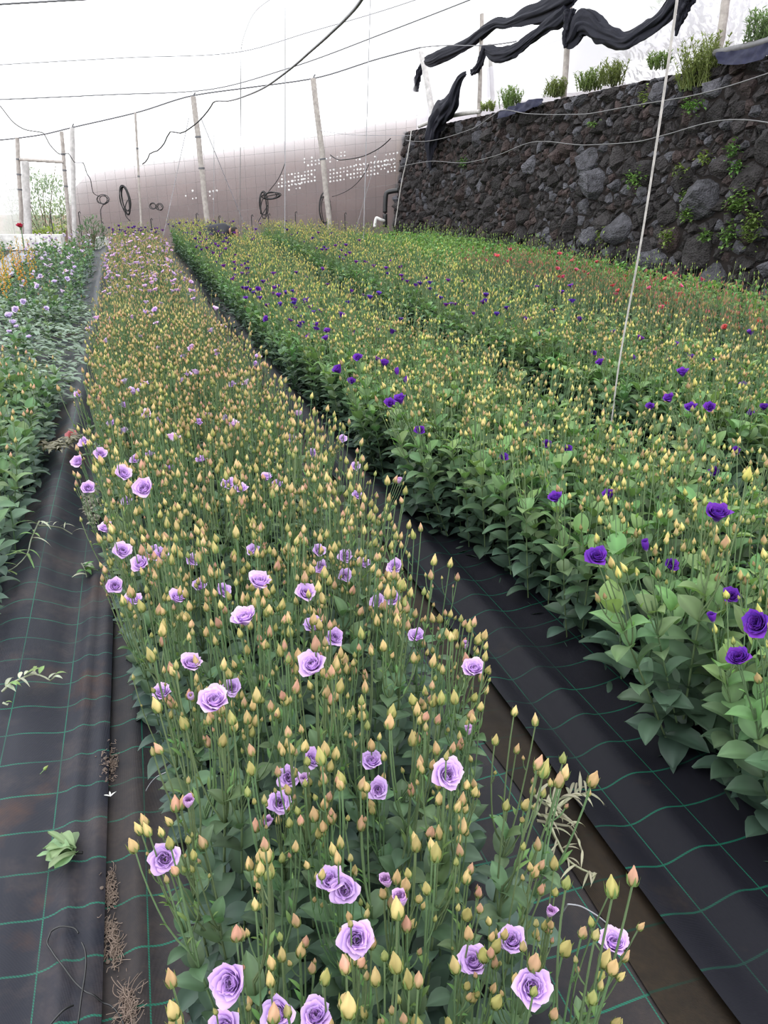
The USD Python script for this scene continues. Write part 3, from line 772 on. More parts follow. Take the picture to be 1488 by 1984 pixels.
for (t, b, D0, D1, r, lb) in (((553, -15), (552, 452), 16.5, 16.5, .008, 'pale string hanging down between the middle posts'),
                              ((467, 100), (465, 450), 16, 19, .006, 'string hanging from the thin roof wire'),
                              ((718, -15), (704, 470), 16, 16, .008, 'pale string hanging straight down right of the tan post'),
                              ((415, 172), (414, 440), 20, 20.5, .005, 'faint string hanging from the bend of the thick roof wire'),
                              ((712, 188), (640, 190), 18, 22, .004, 'short faint wire tied across to the tan post'),
                              ((366, 228), (310, 488), 22.2, 22, .008, 'guy wire slanting left from the grey post'),
                              ((389, 228), (488, 470), 22.2, 21.5, .009, 'guy wire slanting right from the grey post'),
                              ((735, 285), (677, 488), 22, 22, .006, 'guy wire slanting near the right end of the back wall'),
                              ((575, 215), (590, 270), 22, 22, .005, 'short loose wire beside the tan post')):
    wire('hanging_string', [A(*t, D0), A(*b, D1)], r, 'pale_wire' if r < .0085 else 'grey_wire', lb, 'string', straight=False)
foot = on_ground(1190, 775, .45); top = A(1316, -30, 4.35)
wire('hanging_strap', [top, (top + foot) / 2 + [.012, 0, -.01], foot, foot - [.02, 0, .5]], np.linspace(.0075, .0048, 40), 'white_strap', 'off-white strap hanging from the roof into the purple bed', 'strap', n=40, sides=8)

def hose_coil(px, D, w, h, turns, r, label, tail=None, seed=0, tilt=0.):
    g = np.random.default_rng(seed); c = A(*px, D); k = D / 1500 * 1.06
    t = np.linspace(0, 2 * np.pi * turns, turns * 26)
    rx, rz = w / 2 * k * (1 + .28 * np.sin(t * .37 + seed)), h / 2 * k * (1 + .16 * np.sin(t * .53 + seed))
    x, z = rx * np.cos(t), rz * np.sin(t)
    P = c + np.stack([x * math.cos(tilt) - z * math.sin(tilt), -.05 + .05 * np.sin(t * .29), x * math.sin(tilt) + z * math.cos(tilt)], -1)
    if tail: P = np.vstack([P, spline([P[-1]] + [A(*q, D - .1) for q in tail], 20)[1:]])
    return tag(obj('hose_coil', tube_vf(P, r, 6), 'black_plastic'), label, 'hose')
hose_coil((201, 387), 22.8, 17, 14, 3, .010, 'small ring of black hose on the back wall near the doorway', [(195, 410), (198, 440)], 1)
hose_coil((244, 387), 22.8, 13, 42, 6, .013, 'long hanging coil of black hose under the thin pole', [(243, 415), (252, 428)], 2, .1)
hose_coil((297, 399), 22.8, 11, 9, 2, .011, 'left loop of a small knotted black hose', None, 3)
hose_coil((310, 401), 22.8, 10, 10, 2, .011, 'right loop of a small knotted black hose', None, 4)
hose_coil((511, 396), 22.8, 12, 40, 4, .012, 'hanging black hose with long loose ends, left of the tan post', [(500, 430)], 5)
hose_coil((526, 379), 22.8, 26, 10, 4, .013, 'flat bundle of black hose lying over a peg', [(510, 385), (505, 415)], 6, .12)
hose_coil((630, 405), 22.8, 16, 46, 4, .012, 'black hose hung against the foot of the tan post', None, 7)
wire('loose_hose', [A(552, 316, 22.8), A(540, 345, 22.8), A(520, 372, 22.8), A(511, 385, 22.8)], .011, 'black_plastic', 'loose black hose end rising from the flat bundle', 'hose')
wire('loose_hose', [A(640, 300, 22.1), A(660, 310, 21.9), A(695, 305, 21.6), A(730, 290, 21.3), A(757, 268, 21)], .012, 'black_plastic', 'black hose sagging from the tan post to the wall corner', 'hose')
wire('loose_hose', [A(715, 318, 21.8), A(700, 345, 21.9), A(672, 370, 22), A(643, 381, 22)], .009, 'black_plastic', 'black hose running down to the foot of the tan post', 'hose')
wire('drain_pipe', [A(772, 369, 21.6), A(757, 371, 21.6), A(749, 374, 21.6), A(747, 384, 21.6), A(746, 410, 21.6), A(746, 440, 21.6)], .058, 'black_plastic', 'black elbow pipe at the far foot of the stone wall', 'pipe', n=30, sides=12)
wire('pipe_elbow', [A(744, 428, 21.5), A(736, 425, 21.4), A(730, 422, 21.4), A(727, 430, 21.4), A(726, 440, 21.4)], .04, 'concrete', 'white pipe elbow left of the black pipe', 'pipe', n=20, sides=10)
wire('edge_rope', [wall_hit(797, 252, .3), wall_hit(790, 300, .35), wall_hit(778, 355, .35), wall_hit(768, 420, .35), wall_hit(765, 440, .35)], .017, 'white_strap', 'pale rope hanging down the far edge of the stone wall', 'rope')
for pxs, lb in (([(1500, 138), (1318, 190), (1232, 204), (1151, 219), (1091, 222), (1020, 220), (970, 214), (955, 224), (914, 250), (839, 272), (786, 272)], 'upper grey irrigation tube slung across the stone wall'),
                ([(1500, 240), (1393, 234), (1287, 262), (1232, 275), (1141, 281), (1035, 275), (960, 302), (904, 315), (829, 313), (775, 324)], 'lower grey irrigation tube slung across the stone wall')):
    wire('irrigation_tube', [wall_hit(x, y, .42) for x, y in pxs], .0095, 'grey_tube', lb, 'tube', n=90)
# a row of little pegs at the foot of the back wall
for k, x in enumerate((97, 152, 197, 292, 380, 424, 487, 520, 572, 668)):
    y0 = (412, 412, 432, 425, 415, 420, 418, 416, 412, 414)[k]
    q = A(x, y0, 21.9); b = q.copy(); b[2] = gz(b[0], b[1]) - .05
    lb = f'{"first second third fourth fifth sixth seventh eighth ninth tenth".split()[k]} thin dark stake from the left at the foot of the back wall'
    o = thing('garden_stake', lb, 'stake', group='stakes along the back wall')
    obj('rod', tube_vf([b, q], .012, 6), 'black_plastic', o); obj('hook', tube_vf([q, q + [.03, 0, .03], q + [.05, 0, -.02]], .011, 5), 'black_plastic', o)
# trellis netting in front of the film
net = MB()
nx0, nx1 = A(20, 400, 22.75)[0], .9
for x in np.arange(nx0, nx1, .27): net.add(*tube_vf([[x, 22.75, .3], [x, 22.75, min(2.9 + .12 * (x + 10), 3.8)]], .0024, 3, False))
for z in np.arange(.6, 3.0, .27): net.add(*tube_vf([[nx0, 22.75, z], [nx1, 22.75, z + 1.0]], .0022, 3, False))
tag(obj('trellis_netting', net, 'grey_wire', smooth=False), 'wide-meshed trellis netting stretched before the back wall', 'netting', kind='stuff')
# rows of little round vents punched in the film
dots = MB(); g = np.random.default_rng(5)
def dot_patch(x0, y0, x1, y1, nx, ny, keep):
    for i in range(nx):
        for j in range(ny):
            if g.random() > keep: continue
            c = A(x0 + (x1 - x0) * i / (nx - 1), y0 + (y1 - y0) * j / (ny - 1) - .17 * (x1 - x0) * i / (nx - 1), 22.8)
            a = np.arange(8) * np.pi / 4; r = g.uniform(.018, .030)
            ring = np.stack([r * np.cos(a), 0 * a, r * np.sin(a)], -1)
            v = np.vstack([c + ring + [0, -.004, 0], c + ring * .8 + [0, -.010, 0]])
            k = np.arange(8); n = (k + 1) % 8
            dots.add(v, np.vstack([np.stack([k, n, n + 8, k + 8], 1)]))
            dots.add(np.vstack([v[8:], c + [0, -.011, 0]]), np.stack([k, n, np.full(8, 8)], 1))
dot_patch(540, 342, 610, 362, 12, 4, .8); dot_patch(590, 308, 668, 322, 12, 3, .5); dot_patch(560, 352, 588, 368, 5, 3, .5); dot_patch(640, 330, 765, 352, 20, 4, .8); dot_patch(690, 310, 770, 330, 12, 3, .7); dot_patch(360, 372, 420, 395, 10, 4, .25)
plain('vent_white', (0.8, 0.79, 0.78), 0.6, 0.3)
tag(obj('vent_dots', dots, 'vent_white', smooth=False), 'rows of small white round vents in the back film', 'vents', kind='stuff')
# white kerb at the far left and low white box
def block(name, x0, x1, y0, y1, z0, z1, mat_, label, cat):
    b = trimesh.creation.box([x1 - x0, y1 - y0, z1 - z0]); b.apply_translation([(x0 + x1) / 2, (y0 + y1) / 2, (z0 + z1) / 2])
    m = manifold3d.Manifold.hull_points(np.vstack([b.vertices + np.array(d) * .012 for d in ((1, 0, 0), (-1, 0, 0), (0, 1, 0), (0, -1, 0), (0, 0, 1), (0, 0, -1))]))
    return tag(obj(name, m.to_mesh() and trimesh.Trimesh(m.to_mesh().vert_properties[:, :3], m.to_mesh().tri_verts), mat_, smooth=False), label, cat)
k0, k1 = A(-20, 458, 21.2), A(206, 470, 21.2)
block('kerb', k0[0], A(120, 460, 21.2)[0], 21.1, 21.35, .3, A(60, 455, 21.2)[2], 'concrete', 'low white kerb before the doorway', 'kerb')
block('trough', A(188, 460, 20.9)[0], A(208, 460, 20.9)[0], 20.7, 21.0, .3, A(200, 460, 20.9)[2], 'concrete', 'small white trough at the end of the left bed', 'trough')

# ------------------------------------------------------------------ hanging shade cloth
def cloth(name, pxw, d, label, seed, flat=.55):
    """A bunched strip of cloth: pxw lists points on the picture with the strip's width there."""
    g = np.random.default_rng(seed)
    C = np.array([fence_hit(x, y, d) for x, y, w in pxw]); Wd = np.array([w * np.linalg.norm(fence_hit(x, y, d) - [0, 0, H]) / 1560 for x, y, w in pxw])
    s = np.linspace(0, 1, 70); k = np.linspace(0, 1, len(C))
    seg = np.concatenate([[0], np.cumsum(np.linalg.norm(np.diff(C, axis=0), axis=1))]); seg /= seg[-1]
    from scipy.interpolate import PchipInterpolator
    P = PchipInterpolator(seg, C)(s); R = PchipInterpolator(seg, Wd)(s) / 2 * .88
    t = np.gradient(P, axis=0); t /= np.linalg.norm(t, axis=1, keepdims=True)
    n = np.broadcast_to([WN[0], WN[1], 0.], P.shape); b = np.cross(t, n); b /= np.linalg.norm(b, axis=1, keepdims=True)
    m = 28; a = np.arange(m) * 2 * np.pi / m
    u = np.stack([np.broadcast_to(np.cos(a) * 1.3, (70, m)), np.broadcast_to(np.sin(a) * 1.3, (70, m)), np.broadcast_to(s[:, None] * 5 + seed, (70, m))], -1)
    fold = .62 + .85 * (meshkit.fbm(u * 1.5, 3, seed) - .5) + .42 * np.sin(5 * a[None, :] + 7 * s[:, None] + seed) * meshkit.noise(u, seed + 1) + .2 * np.sin(11 * a[None, :] - 13 * s[:, None])
    fold = np.clip(fold + .25, .2, 1.4)
    v = P[:, None] + (R[:, None] * fold * np.cos(a)[None])[..., None] * b[:, None] + (R[:, None] * fold * flat * np.sin(a)[None])[..., None] * n[:, None]
    v = v.reshape(-1, 3)
    i, j = np.meshgrid(np.arange(69), np.arange(m), indexing='ij'); jn = (j + 1) % m
    f = np.stack([i * m + j, (i + 1) * m + j, (i + 1) * m + jn, i * m + jn], -1).reshape(-1, 4)
    f = np.vstack([f[:, [0, 1, 2]], f[:, [0, 2, 3]]])
    v = np.vstack([v, P[0], P[-1]]); jj = np.arange(m)
    f = np.vstack([f, np.stack([jj, (jj + 1) % m, np.full(m, len(v) - 2)], 1), np.stack([69 * m + (jj + 1) % m, 69 * m + jj, np.full(m, len(v) - 1)], 1)])
    return tag(obj(name, (v, f), 'shade_cloth'), label, 'shade cloth')
cloth('shade_cloth', [(824, 118, 12), (840, 116, 24), (858, 106, 22), (885, 96, 18), (905, 86, 18), (935, 62, 20), (960, 47, 16), (985, 46, 16), (1015, 34, 26), (1050, 22, 34), (1085, 4, 44), (1115, -16, 46)], -.55, 'upper black shade cloth swag twisted from the corner post', 1)
cloth('shade_cloth', [(1098, 22, 34), (1082, 36, 30), (1062, 48, 24), (1035, 70, 20), (1010, 90, 22), (985, 104, 24), (962, 106, 24), (940, 96, 14), (934, 92, 8)], -.5, 'lower black shade cloth swag ending at the thin pole', 2)
cloth('shade_cloth', [(938, 92, 16), (932, 118, 18), (922, 134, 14), (913, 140, 10)], -.48, 'short black rag dangling beside the thin pole', 3)
cloth('shade_cloth', [(902, 143, 8), (892, 152, 16), (884, 172, 24), (877, 196, 34), (866, 212, 42), (852, 226, 46), (842, 244, 44), (838, 264, 42), (834, 285, 32), (833, 305, 18), (834, 330, 6)], -.05, 'long black cloth hanging over the far end of the wall', 4)
cloth('shade_cloth', [(818, 124, 8), (812, 140, 16), (808, 160, 18), (806, 178, 16)], -.62, 'small black cloth on the corner post', 5)
cloth('shade_cloth', [(1104, 18, 30), (1100, 50, 22), (1096, 80, 16), (1096, 92, 8)], -.45, 'narrow black cloth hanging on the middle grey post', 6)
cloth('shade_cloth', [(1098, 84, 14), (1112, 70, 34), (1128, 44, 46), (1142, 44, 40), (1160, 60, 34), (1185, 72, 30), (1215, 80, 28), (1240, 66, 28), (1262, 52, 30), (1285, 34, 32), (1308, 6, 40), (1330, -18, 50)], -.48, 'broad black swag right of the middle grey post', 7)
cloth('shade_cloth', [(1338, -14, 34), (1325, 14, 30), (1316, 42, 18), (1309, 70, 5)], -.46, 'pointed black rag hanging near the strap', 8)
def sheet_on_wall(pxs, label, seed):
    m = MB(); g = np.random.default_rng(seed); n = len(pxs)
    top = np.array([wall_hit(x, y0, .22) for x, y0, y1 in pxs]); bot = np.array([wall_hit(x, y1, .30) for x, y0, y1 in pxs])
    tt = np.linspace(0, 1, 40); idx = tt * (n - 1); ip = lambda a: np.stack([np.interp(idx, np.arange(n), a[:, q]) for q in range(3)], -1)
    T, B = ip(top), ip(bot); r = np.linspace(0, 1, 10)
    v = T[:, None] * (1 - r)[None, :, None] + B[:, None] * r[None, :, None]
    nz = meshkit.fbm(v * 5, 3, seed)[..., None] - .5
    v = v + nz * .16 * np.array([WN[0], WN[1], .2])
    back_ = v - np.array([WN[0], WN[1], 0]) * .01
    m.add(v.reshape(-1, 3), grid_faces(40, 10)); m.add(back_.reshape(-1, 3), grid_faces(40, 10)[:, ::-1])
    return tag(obj('wall_sheet', m, 'blue_sheet'), label, 'plastic sheet')
sheet_on_wall([(966, 216, 232), (990, 206, 222), (1020, 196, 214), (1048, 190, 200)], 'crumpled dark blue sheet over the wall top, left of the grass tufts', 3)
sheet_on_wall([(1388, 102, 122), (1420, 98, 127), (1455, 92, 122), (1500, 80, 104)], 'crumpled dark blue sheet over the wall top at the right end', 4)
wire('wall_top_pipe', [fence_hit(812, 245, -.3), fence_hit(860, 228, -.3), fence_hit(930, 216, -.3)], .045, 'white_strap', 'pale pipe lying on the far end of the wall top', 'pipe', sides=8)
wire('wall_top_pipe', [fence_hit(1385, 103, -.3), fence_hit(1440, 92, -.3), fence_hit(1500, 76, -.3)], .05, 'grey_tube', 'grey pipe lying on the near end of the wall top', 'pipe', sides=8)

# ------------------------------------------------------------------ the worker bending between the beds
def worker():
    h = A(447, 446, 18.6)
    g0 = gz(h[0], h[1]); x, y = h[0], h[1]
    J = lambda dx, dy, dz: np.array([x + dx, y + dy, dz])
    hip = h[2] - .06
    skel = dict(pel=(J(-.52, .08, hip), .14), chest=(J(-.18, .02, hip + .04), .15), neck=(J(-.06, 0, hip + .03), .065), head=(J(.08, -.01, h[2] - .02), .085), chin=(J(.12, -.02, h[2] - .10), .055),
                lk=(J(-.40, -.05, g0 + .47), .07), la=(J(-.52, -.06, g0 + .09), .045), lt=(J(-.34, -.09, g0 + .04), .04), rk=(J(-.44, .22, g0 + .47), .07), ra=(J(-.56, .24, g0 + .09), .045), rt=(J(-.38, .22, g0 + .04), .04),
                lh=(J(-.50, -.03, hip - .06), .10), rh=(J(-.52, .19, hip - .06), .10),
                ls=(J(-.14, -.17, hip), .065), le=(J(-.06, -.22, hip - .28), .045), lw=(J(.10, -.14, hip - .46), .03), rs=(J(-.14, .20, hip), .065), re=(J(-.05, .24, hip - .28), .045), rw=(J(.10, .16, hip - .46), .03))
    hull = lambda *n: manifold3d.Manifold.hull_points(np.vstack([trimesh.creation.icosphere(2, skel[k][1]).vertices + skel[k][0] for k in n]))
    bones = lambda *b: manifold3d.Manifold.batch_boolean([hull(*q) for q in b], manifold3d.OpType.Add)
    fingers = []
    for sd, w in ((-1, 'lw'), (1, 'rw')):
        p = skel[w][0]
        palm = [p + [.02, 0, -.03], p + [.05, 0, -.08]]
        skel[w + 'p'] = (palm[1], .03)
        for k in range(5):
            a = palm[1] + [(-.02 if k == 4 else .01), (-.03 + .02 * k) if k < 4 else -.035 * sd, -.01]
            b = a + [.02, (0 if k < 4 else -.02 * sd), -.035 - .008 * (k in (1, 2))]; c = b + [-.008, 0, -.025]
            fingers.append([manifold3d.Manifold.hull_points(np.vstack([trimesh.creation.icosphere(1, .009).vertices + q for q in pr])) for pr in ((a, b), (b, c))])
    body = bones(('pel', 'chest'), ('chest', 'neck'), ('neck', 'head'), ('head', 'chin'), ('pel', 'lh'), ('pel', 'rh'), ('lh', 'lk'), ('lk', 'la'), ('la', 'lt'), ('rh', 'rk'), ('rk', 'ra'), ('ra', 'rt'),
                 ('chest', 'ls'), ('ls', 'le'), ('le', 'lw'), ('lw', 'lwp'), ('chest', 'rs'), ('rs', 're'), ('re', 'rw'), ('rw', 'rwp'))
    nose = manifold3d.Manifold.hull_points(np.vstack([trimesh.creation.icosphere(1, .014).vertices + skel['head'][0] + q for q in ([.085, -.01, -.06], [.07, -.01, -.02])]))
    ears = [manifold3d.Manifold.hull_points(trimesh.creation.icosphere(1, .024).vertices * [1, .4, 1] + skel['head'][0] + [0, s * .085, -.02]) for s in (-1, 1)]
    body = manifold3d.Manifold.batch_boolean([body, nose] + ears + [q for fg in fingers for q in fg], manifold3d.OpType.Add)
    mesh = body.refine_to_length(.03).to_mesh()
    tm = trimesh.Trimesh(mesh.vert_properties[:, :3], mesh.tri_verts); trimesh.smoothing.filter_taubin(tm, iterations=6)
    o = thing('person', 'person in dark clothes bending down among the purple flowers', 'person')
    b = MB(); b.add(tm.vertices, tm.faces, (.36, .19, .13)); obj('body', b, 'tinted', o)
    grow = {k: (p, r * 1.13 + .006) for k, (p, r) in skel.items()}; skel.update(grow)
    skel['le'] = (skel['ls'][0] * .4 + skel['le'][0] * .6, skel['le'][1] + .01); skel['re'] = (skel['rs'][0] * .4 + skel['re'][0] * .6, skel['re'][1] + .01)
    sh = bones(('pel', 'chest'), ('chest', 'ls'), ('chest', 'rs'), ('ls', 'le'), ('rs', 're')).refine_to_length(.04).to_mesh()
    st = trimesh.Trimesh(sh.vert_properties[:, :3], sh.tri_verts); trimesh.smoothing.filter_taubin(st, iterations=6)
    b = MB(); b.add(st.vertices, st.faces, (.016, .016, .022)); tag(obj('shirt', b, 'tinted', o), 'dark shirt')
    tr = bones(('pel', 'lh'), ('pel', 'rh'), ('lh', 'lk'), ('rh', 'rk'), ('lk', 'la'), ('rk', 'ra')).refine_to_length(.04).to_mesh()
    b = MB(); b.add(tr.vert_properties[:, :3], tr.tri_verts, (.03, .032, .045)); tag(obj('trousers', b, 'tinted', o), 'dark trousers')
    hp = skel['head'][0]; hs = trimesh.creation.icosphere(3, .098); hv = np.array(hs.vertices); keep = (hv[:, 0] < .045) | (hv[:, 2] > .05)
    hv = hv * (1 + .05 * (meshkit.fbm(hv * 40, 2, 1)[:, None] - .5)); fk = keep[hs.faces].all(1)
    b = MB(); b.add(hv + hp, hs.faces[fk], (.012, .009, .008)); tag(obj('hair', b, 'tinted', o), 'black hair')
    for s in (-1, 1):
        e = trimesh.creation.icosphere(2, .012); b = MB(); b.add(e.vertices + hp + [.078, s * .03, -.03], e.faces, (.03, .02, .02)); obj('eye', b, 'tinted', o)
    mo = trimesh.creation.icosphere(2, .02); b = MB(); b.add(mo.vertices * [.5, 1, .3] + hp + [.085, -.01, -.10], mo.faces, (.25, .09, .08)); obj('mouth', b, 'tinted', o)
    return h
WORKER = worker()

# ------------------------------------------------------------------ the flower beds
rng = np.random.default_rng(2024)
DIA = .064
def build_kinds(name, style, n_bud, n_open, n_half, **kw):
    K = {'bud': [], 'open': [], 'half': []}
    for i in range(n_bud):
        p, _ = plant(rng, style, None, True, **kw); K['bud'].append((kind(name, p), None, p))
    for i in range(n_open):
        p, f = plant(rng, style, (rng.uniform(.62, .95), DIA, math.radians(rng.uniform(12, 48))), True, **kw); K['open'].append((kind(name, p), f, p))
    for i in range(n_half):
        p, f = plant(rng, style, (rng.uniform(.12, .3), DIA * .62, math.radians(rng.uniform(5, 25))), True, **kw); K['half'].append((kind(name, p), f, p))
    return K
KA = build_kinds('lavender_lisianthus_kind', 'lavender', 9, 7, 3, height=.62)
KB = build_kinds('purple_lisianthus_kind', 'purple', 9, 6, 2, height=.66, leafy=1.12)
KZ = build_kinds('green_lisianthus_kind', 'sparse', 5, 3, 0, height=.52, leafy=1.15)

def place_bloom(px, py, dpx, K, vlo, vhi):
    """Stand a flowering plant so that its bloom is where the photograph shows one."""
    half = dpx < 0; dpx = abs(dpx)
    src, fl, _ = K['half' if half else 'open'][rng.integers(len(K['half' if half else 'open']))]
    base_d = DIA * (.62 if half else 1.0)
    s = 1.0
    for _i in range(4):
        P = on_ground(px, py, fl[2] * s)
        zc = project(P)[2]
        s = np.clip(dpx * zc / F / base_d, .82, 1.25)
    yaw = math.atan2(-P[1], -P[0]) + rng.uniform(-.8, .8)
    R = np.array([[math.cos(yaw), -math.sin(yaw)], [math.sin(yaw), math.cos(yaw)]])
    b = P[:2] - R @ fl[:2] * s
    v = row_v(*b); dv = np.clip(v, vlo(b[1]) if callable(vlo) else vlo, vhi(b[1]) if callable(vhi) else vhi) - v
    if abs(dv) > .35: dv = np.sign(dv) * .35
    base = np.array([b[0] + dv, b[1], 0]); base[2] = gz(base[0], base[1]) - .01
    hz = P[2] - base[2]
    return src, plant_matrix(base, yaw, s, (-dv / hz, 0), hz / (fl[2] * s)), base

A_BLOOMS = [(318,1662,64),(365,1556,-40),(542,1555,48),(518,1595,-34),(640,1705,62),(668,1725,62),(749,1709,-42),(777,1743,-50),(691,1820,78),(448,1904,82),(540,1965,58),(612,1968,44),(437,1990,50),(560,1507,44),(589,1514,-36),
 (720,1475,42),(605,1470,42),(868,1500,70),(733,1530,42),(918,1864,66),(1031,1914,84),(992,1823,60),(1066,1768,-26),(1196,1817,60),(239,918,36),(170,943,30),(279,947,42),(247,970,28),(205,1023,34),(237,1068,40),(272,1093,42),(297,1070,28),(313,1076,34),
 (222,1133,36),(257,1162,40),(373,1085,30),(344,1157,42),(386,1135,28),(433,1145,32),(474,1197,54),(415,1359,68),(314,1343,42),(371,1352,-25),(449,1333,36),(370,1286,50),(443,937,30),(467,947,30),(516,925,26),(538,939,20),(502,1128,52),(592,1149,46),
 (608,1212,42),(647,1236,40),(605,1288,62),(618,1068,28),(622,1100,34),(669,1078,32),(704,1092,32),(765,1098,36),(669,1115,28),(760,1160,38),(731,1165,22),(807,1233,36),(491,1066,26),(692,960,22),(778,919,-18),(918,1296,50),(902,1250,-24),(908,1416,-26),
 (162,855,24),(150,890,28),(195,880,28),(148,760,16),(280,745,20),(215,820,20),(385,818,20),(402,805,18),(440,810,16),(390,890,26),(500,690,17),(495,703,14),(565,850,18),(605,878,24),(675,830,16),(690,900,22),(310,815,18),(240,785,16),(355,690,14),(450,745,14),
 (283,605,14),(300,600,14),(292,612,12),(170,635,12),(262,890,24),(330,905,18),(290,880,22)]
B_BLOOMS = [(1390,996,56),(1140,1030,50),(1075,960,34),(1245,1038,-30),(1300,1094,30),(975,885,22),(752,768,26),(768,756,28),(693,690,22),(652,704,22),(745,705,20),(768,718,-20),(785,735,-16),(680,733,20),(812,828,24),(1465,1172,62),(1418,1155,40),(1380,1182,-30),
 (1425,1248,52),(540,572,14),(511,606,16),(500,560,13),(484,562,11),(476,575,11),(1060,860,20),(1100,870,16),(1180,960,16)]
C_BLOOMS = [(1318,706,26),(1287,747,26),(1253,768,20),(1330,766,28),(1368,763,26),(1160,692,20),(1150,684,14),(1227,693,14),(1413,838,24),(1368,878,24),(1310,668,16),(1345,664,12),(1400,676,14),(1440,745,18),(1455,800,18),(1480,790,18),(1340,690,14)]

def bend(*yv):
    y, v = zip(*yv)
    return lambda q: np.interp(q, y, v)
A_LO = bend((.8, .02), (1.5, -.02), (2.2, -.09), (2.9, -.18), (4.5, -.30), (7, -.36), (12, -.34), (20, -.30))
A_HI = bend((.8, .52), (1.4, .66), (2.0, .76), (3.4, .83), (4.2, .78), (6, .72), (9, .68), (12, .60), (20, .55))
B_LO = bend((1.5, 1.56), (3, 1.52), (4, 1.42), (6, 1.36), (8, 1.30), (11, 1.24), (17, 1.12), (21, 1.08))
B_HI = bend((1.5, 2.52), (21, 2.52))
def ordinal(n):
    small = 'first second third fourth fifth sixth seventh eighth ninth tenth eleventh twelfth thirteenth fourteenth fifteenth sixteenth seventeenth eighteenth nineteenth'.split()
    if n < 19: return small[n]
    tens, unit = divmod(n + 1, 10)
    return ('twentieth thirtieth fortieth fiftieth sixtieth'.split()[tens - 2]) if unit == 0 else 'twenty thirty forty fifty sixty'.split()[tens - 2] + '-' + small[unit - 1]

def near_worker(x, y):
    d = np.array([WORKER[0] - .15, WORKER[1]]); u = d / np.linalg.norm(d)
    al, ac = x * u[0] + y * u[1] - np.linalg.norm(d), x * u[1] - y * u[0]
    return (np.hypot(x - d[0], y - d[1]) < .42) | ((al < 0) & (al > -2.6) & (np.abs(ac) < .36))

def jitter_grid(v0, v1, y0, y1, step):
    ys = np.arange(y0, y1, step); vs = np.arange(v0, v1 + 1e-6, step)
    g = np.array([(v + (step / 2 if k % 2 else 0), y) for k, y in enumerate(ys) for v in vs if v + (step / 2 if k % 2 else 0) <= v1 + .01])
    return g + rng.uniform(-.36, .36, g.shape) * step

def bed(name, K, blooms, lanes, colour, LO, HI, y0, y1, step, n_ind, lean_out, hscale, group, bud_label, cat):
    """Individuals for the blooms seen in the photograph and the nearest budding plants; returns the spots left over."""
    todo = []
    for (x, y, d) in blooms:
        src, M, b = place_bloom(x, y, d, K, LO, HI)
        v0, v1 = LO(b[1]), HI(b[1]); fr = (row_v(b[0], b[1]) - v0) / (v1 - v0)
        todo.append((0 if fr < .28 else 2 if fr > .72 else 1, b[1], 'half' if d < 0 else 'open', src, M))
    taken = np.array([t[4][:2, 3] for t in todo])
    spots = jitter_grid(-.4, 2.7, y0, y1, step)
    spots = spots[(spots[:, 0] > LO(spots[:, 1])) & (spots[:, 0] < HI(spots[:, 1]))]
    xy = np.stack([spots[:, 0] + RS * spots[:, 1], spots[:, 1]], 1)
    keep = (cKDTree(taken).query(xy)[0] > step * .45) & ~near_worker(xy[:, 0], xy[:, 1])
    spots, xy = spots[keep], xy[keep]
    px, py, zc = project(np.concatenate([xy, gz(xy[:, 0], xy[:, 1])[:, None] + .6], 1))
    seen = (zc > .3) & (px > -60) & (px < 1550) & (py < 2250)
    order = np.argsort(np.where(seen, zc, 1e3 + zc))
    n = min(n_ind - len(todo), int(seen.sum()))
    counts, rows, marks = {}, {}, []
    for lane, yy, st, src, M in sorted(todo, key=lambda t: t[1]):
        k = counts.get((lane, st), 0); counts[(lane, st)] = k + 1
        marks.append((M[0, 3], M[1, 3], f'{ordinal(k)} {"open" if st == "open" else "half-open"} bloom {lanes[lane]}'))
        what = f'open-bloomed {colour} lisianthus' if st == 'open' else f'half-open {colour} lisianthus'
        placed(f'{colour}_lisianthus', src, M, f'{ordinal(k)} {what} from the front {lanes[lane]}', cat, f'flowering plants in the {group}')
    def matrix(i, sc=1.0):
        v0, v1 = LO(spots[i, 1]), HI(spots[i, 1]); fr = (spots[i, 0] - v0) / (v1 - v0) * 2 - 1
        le = (lean_out * fr * abs(fr) + rng.normal(0, .04), rng.normal(0, .04))
        x, y = xy[i]
        return plant_matrix([x, y, gz(x, y) - .01], rng.uniform(0, 6.28), sc * rng.uniform(.88, 1.1), le, hscale)
    for i in order[:n]:
        src = K['bud'][rng.integers(len(K['bud']))][0]
        near_ = min(marks, key=lambda q: (q[0] - xy[i, 0]) ** 2 + (q[1] - xy[i, 1]) ** 2); side = 'behind' if xy[i, 1] > near_[1] else 'before'
        k = rows.get((near_, side), 0); rows[(near_, side)] = k + 1
        placed(f'{colour}_lisianthus', src, matrix(i), f'{ordinal(k)} budding {colour} lisianthus {side} the {near_[2]}', cat, f'budding plants in the {group}')
    left = order[n:]
    return [(xy[i], matrix(i), spots[i], zc[i]) for i in left if zc[i] > .25 and -500 < px[i] < 2100]

restA = bed('A', KA, A_BLOOMS, ('along the dusty path', 'in the middle of the bed', 'along the folded sheet'), 'lavender', A_LO, A_HI, .34, 20.2, .094, 290, .10, 1.0,
            'lavender bed', '', 'flowering plant')
restB = bed('B', KB, B_BLOOMS, ('along the clean path', 'in the middle of the bed', 'along the strap side'), 'purple', B_LO, B_HI, 1.3, 20.6, .102, 290, .12, 1.0,
            'purple bed', '', 'flowering plant')

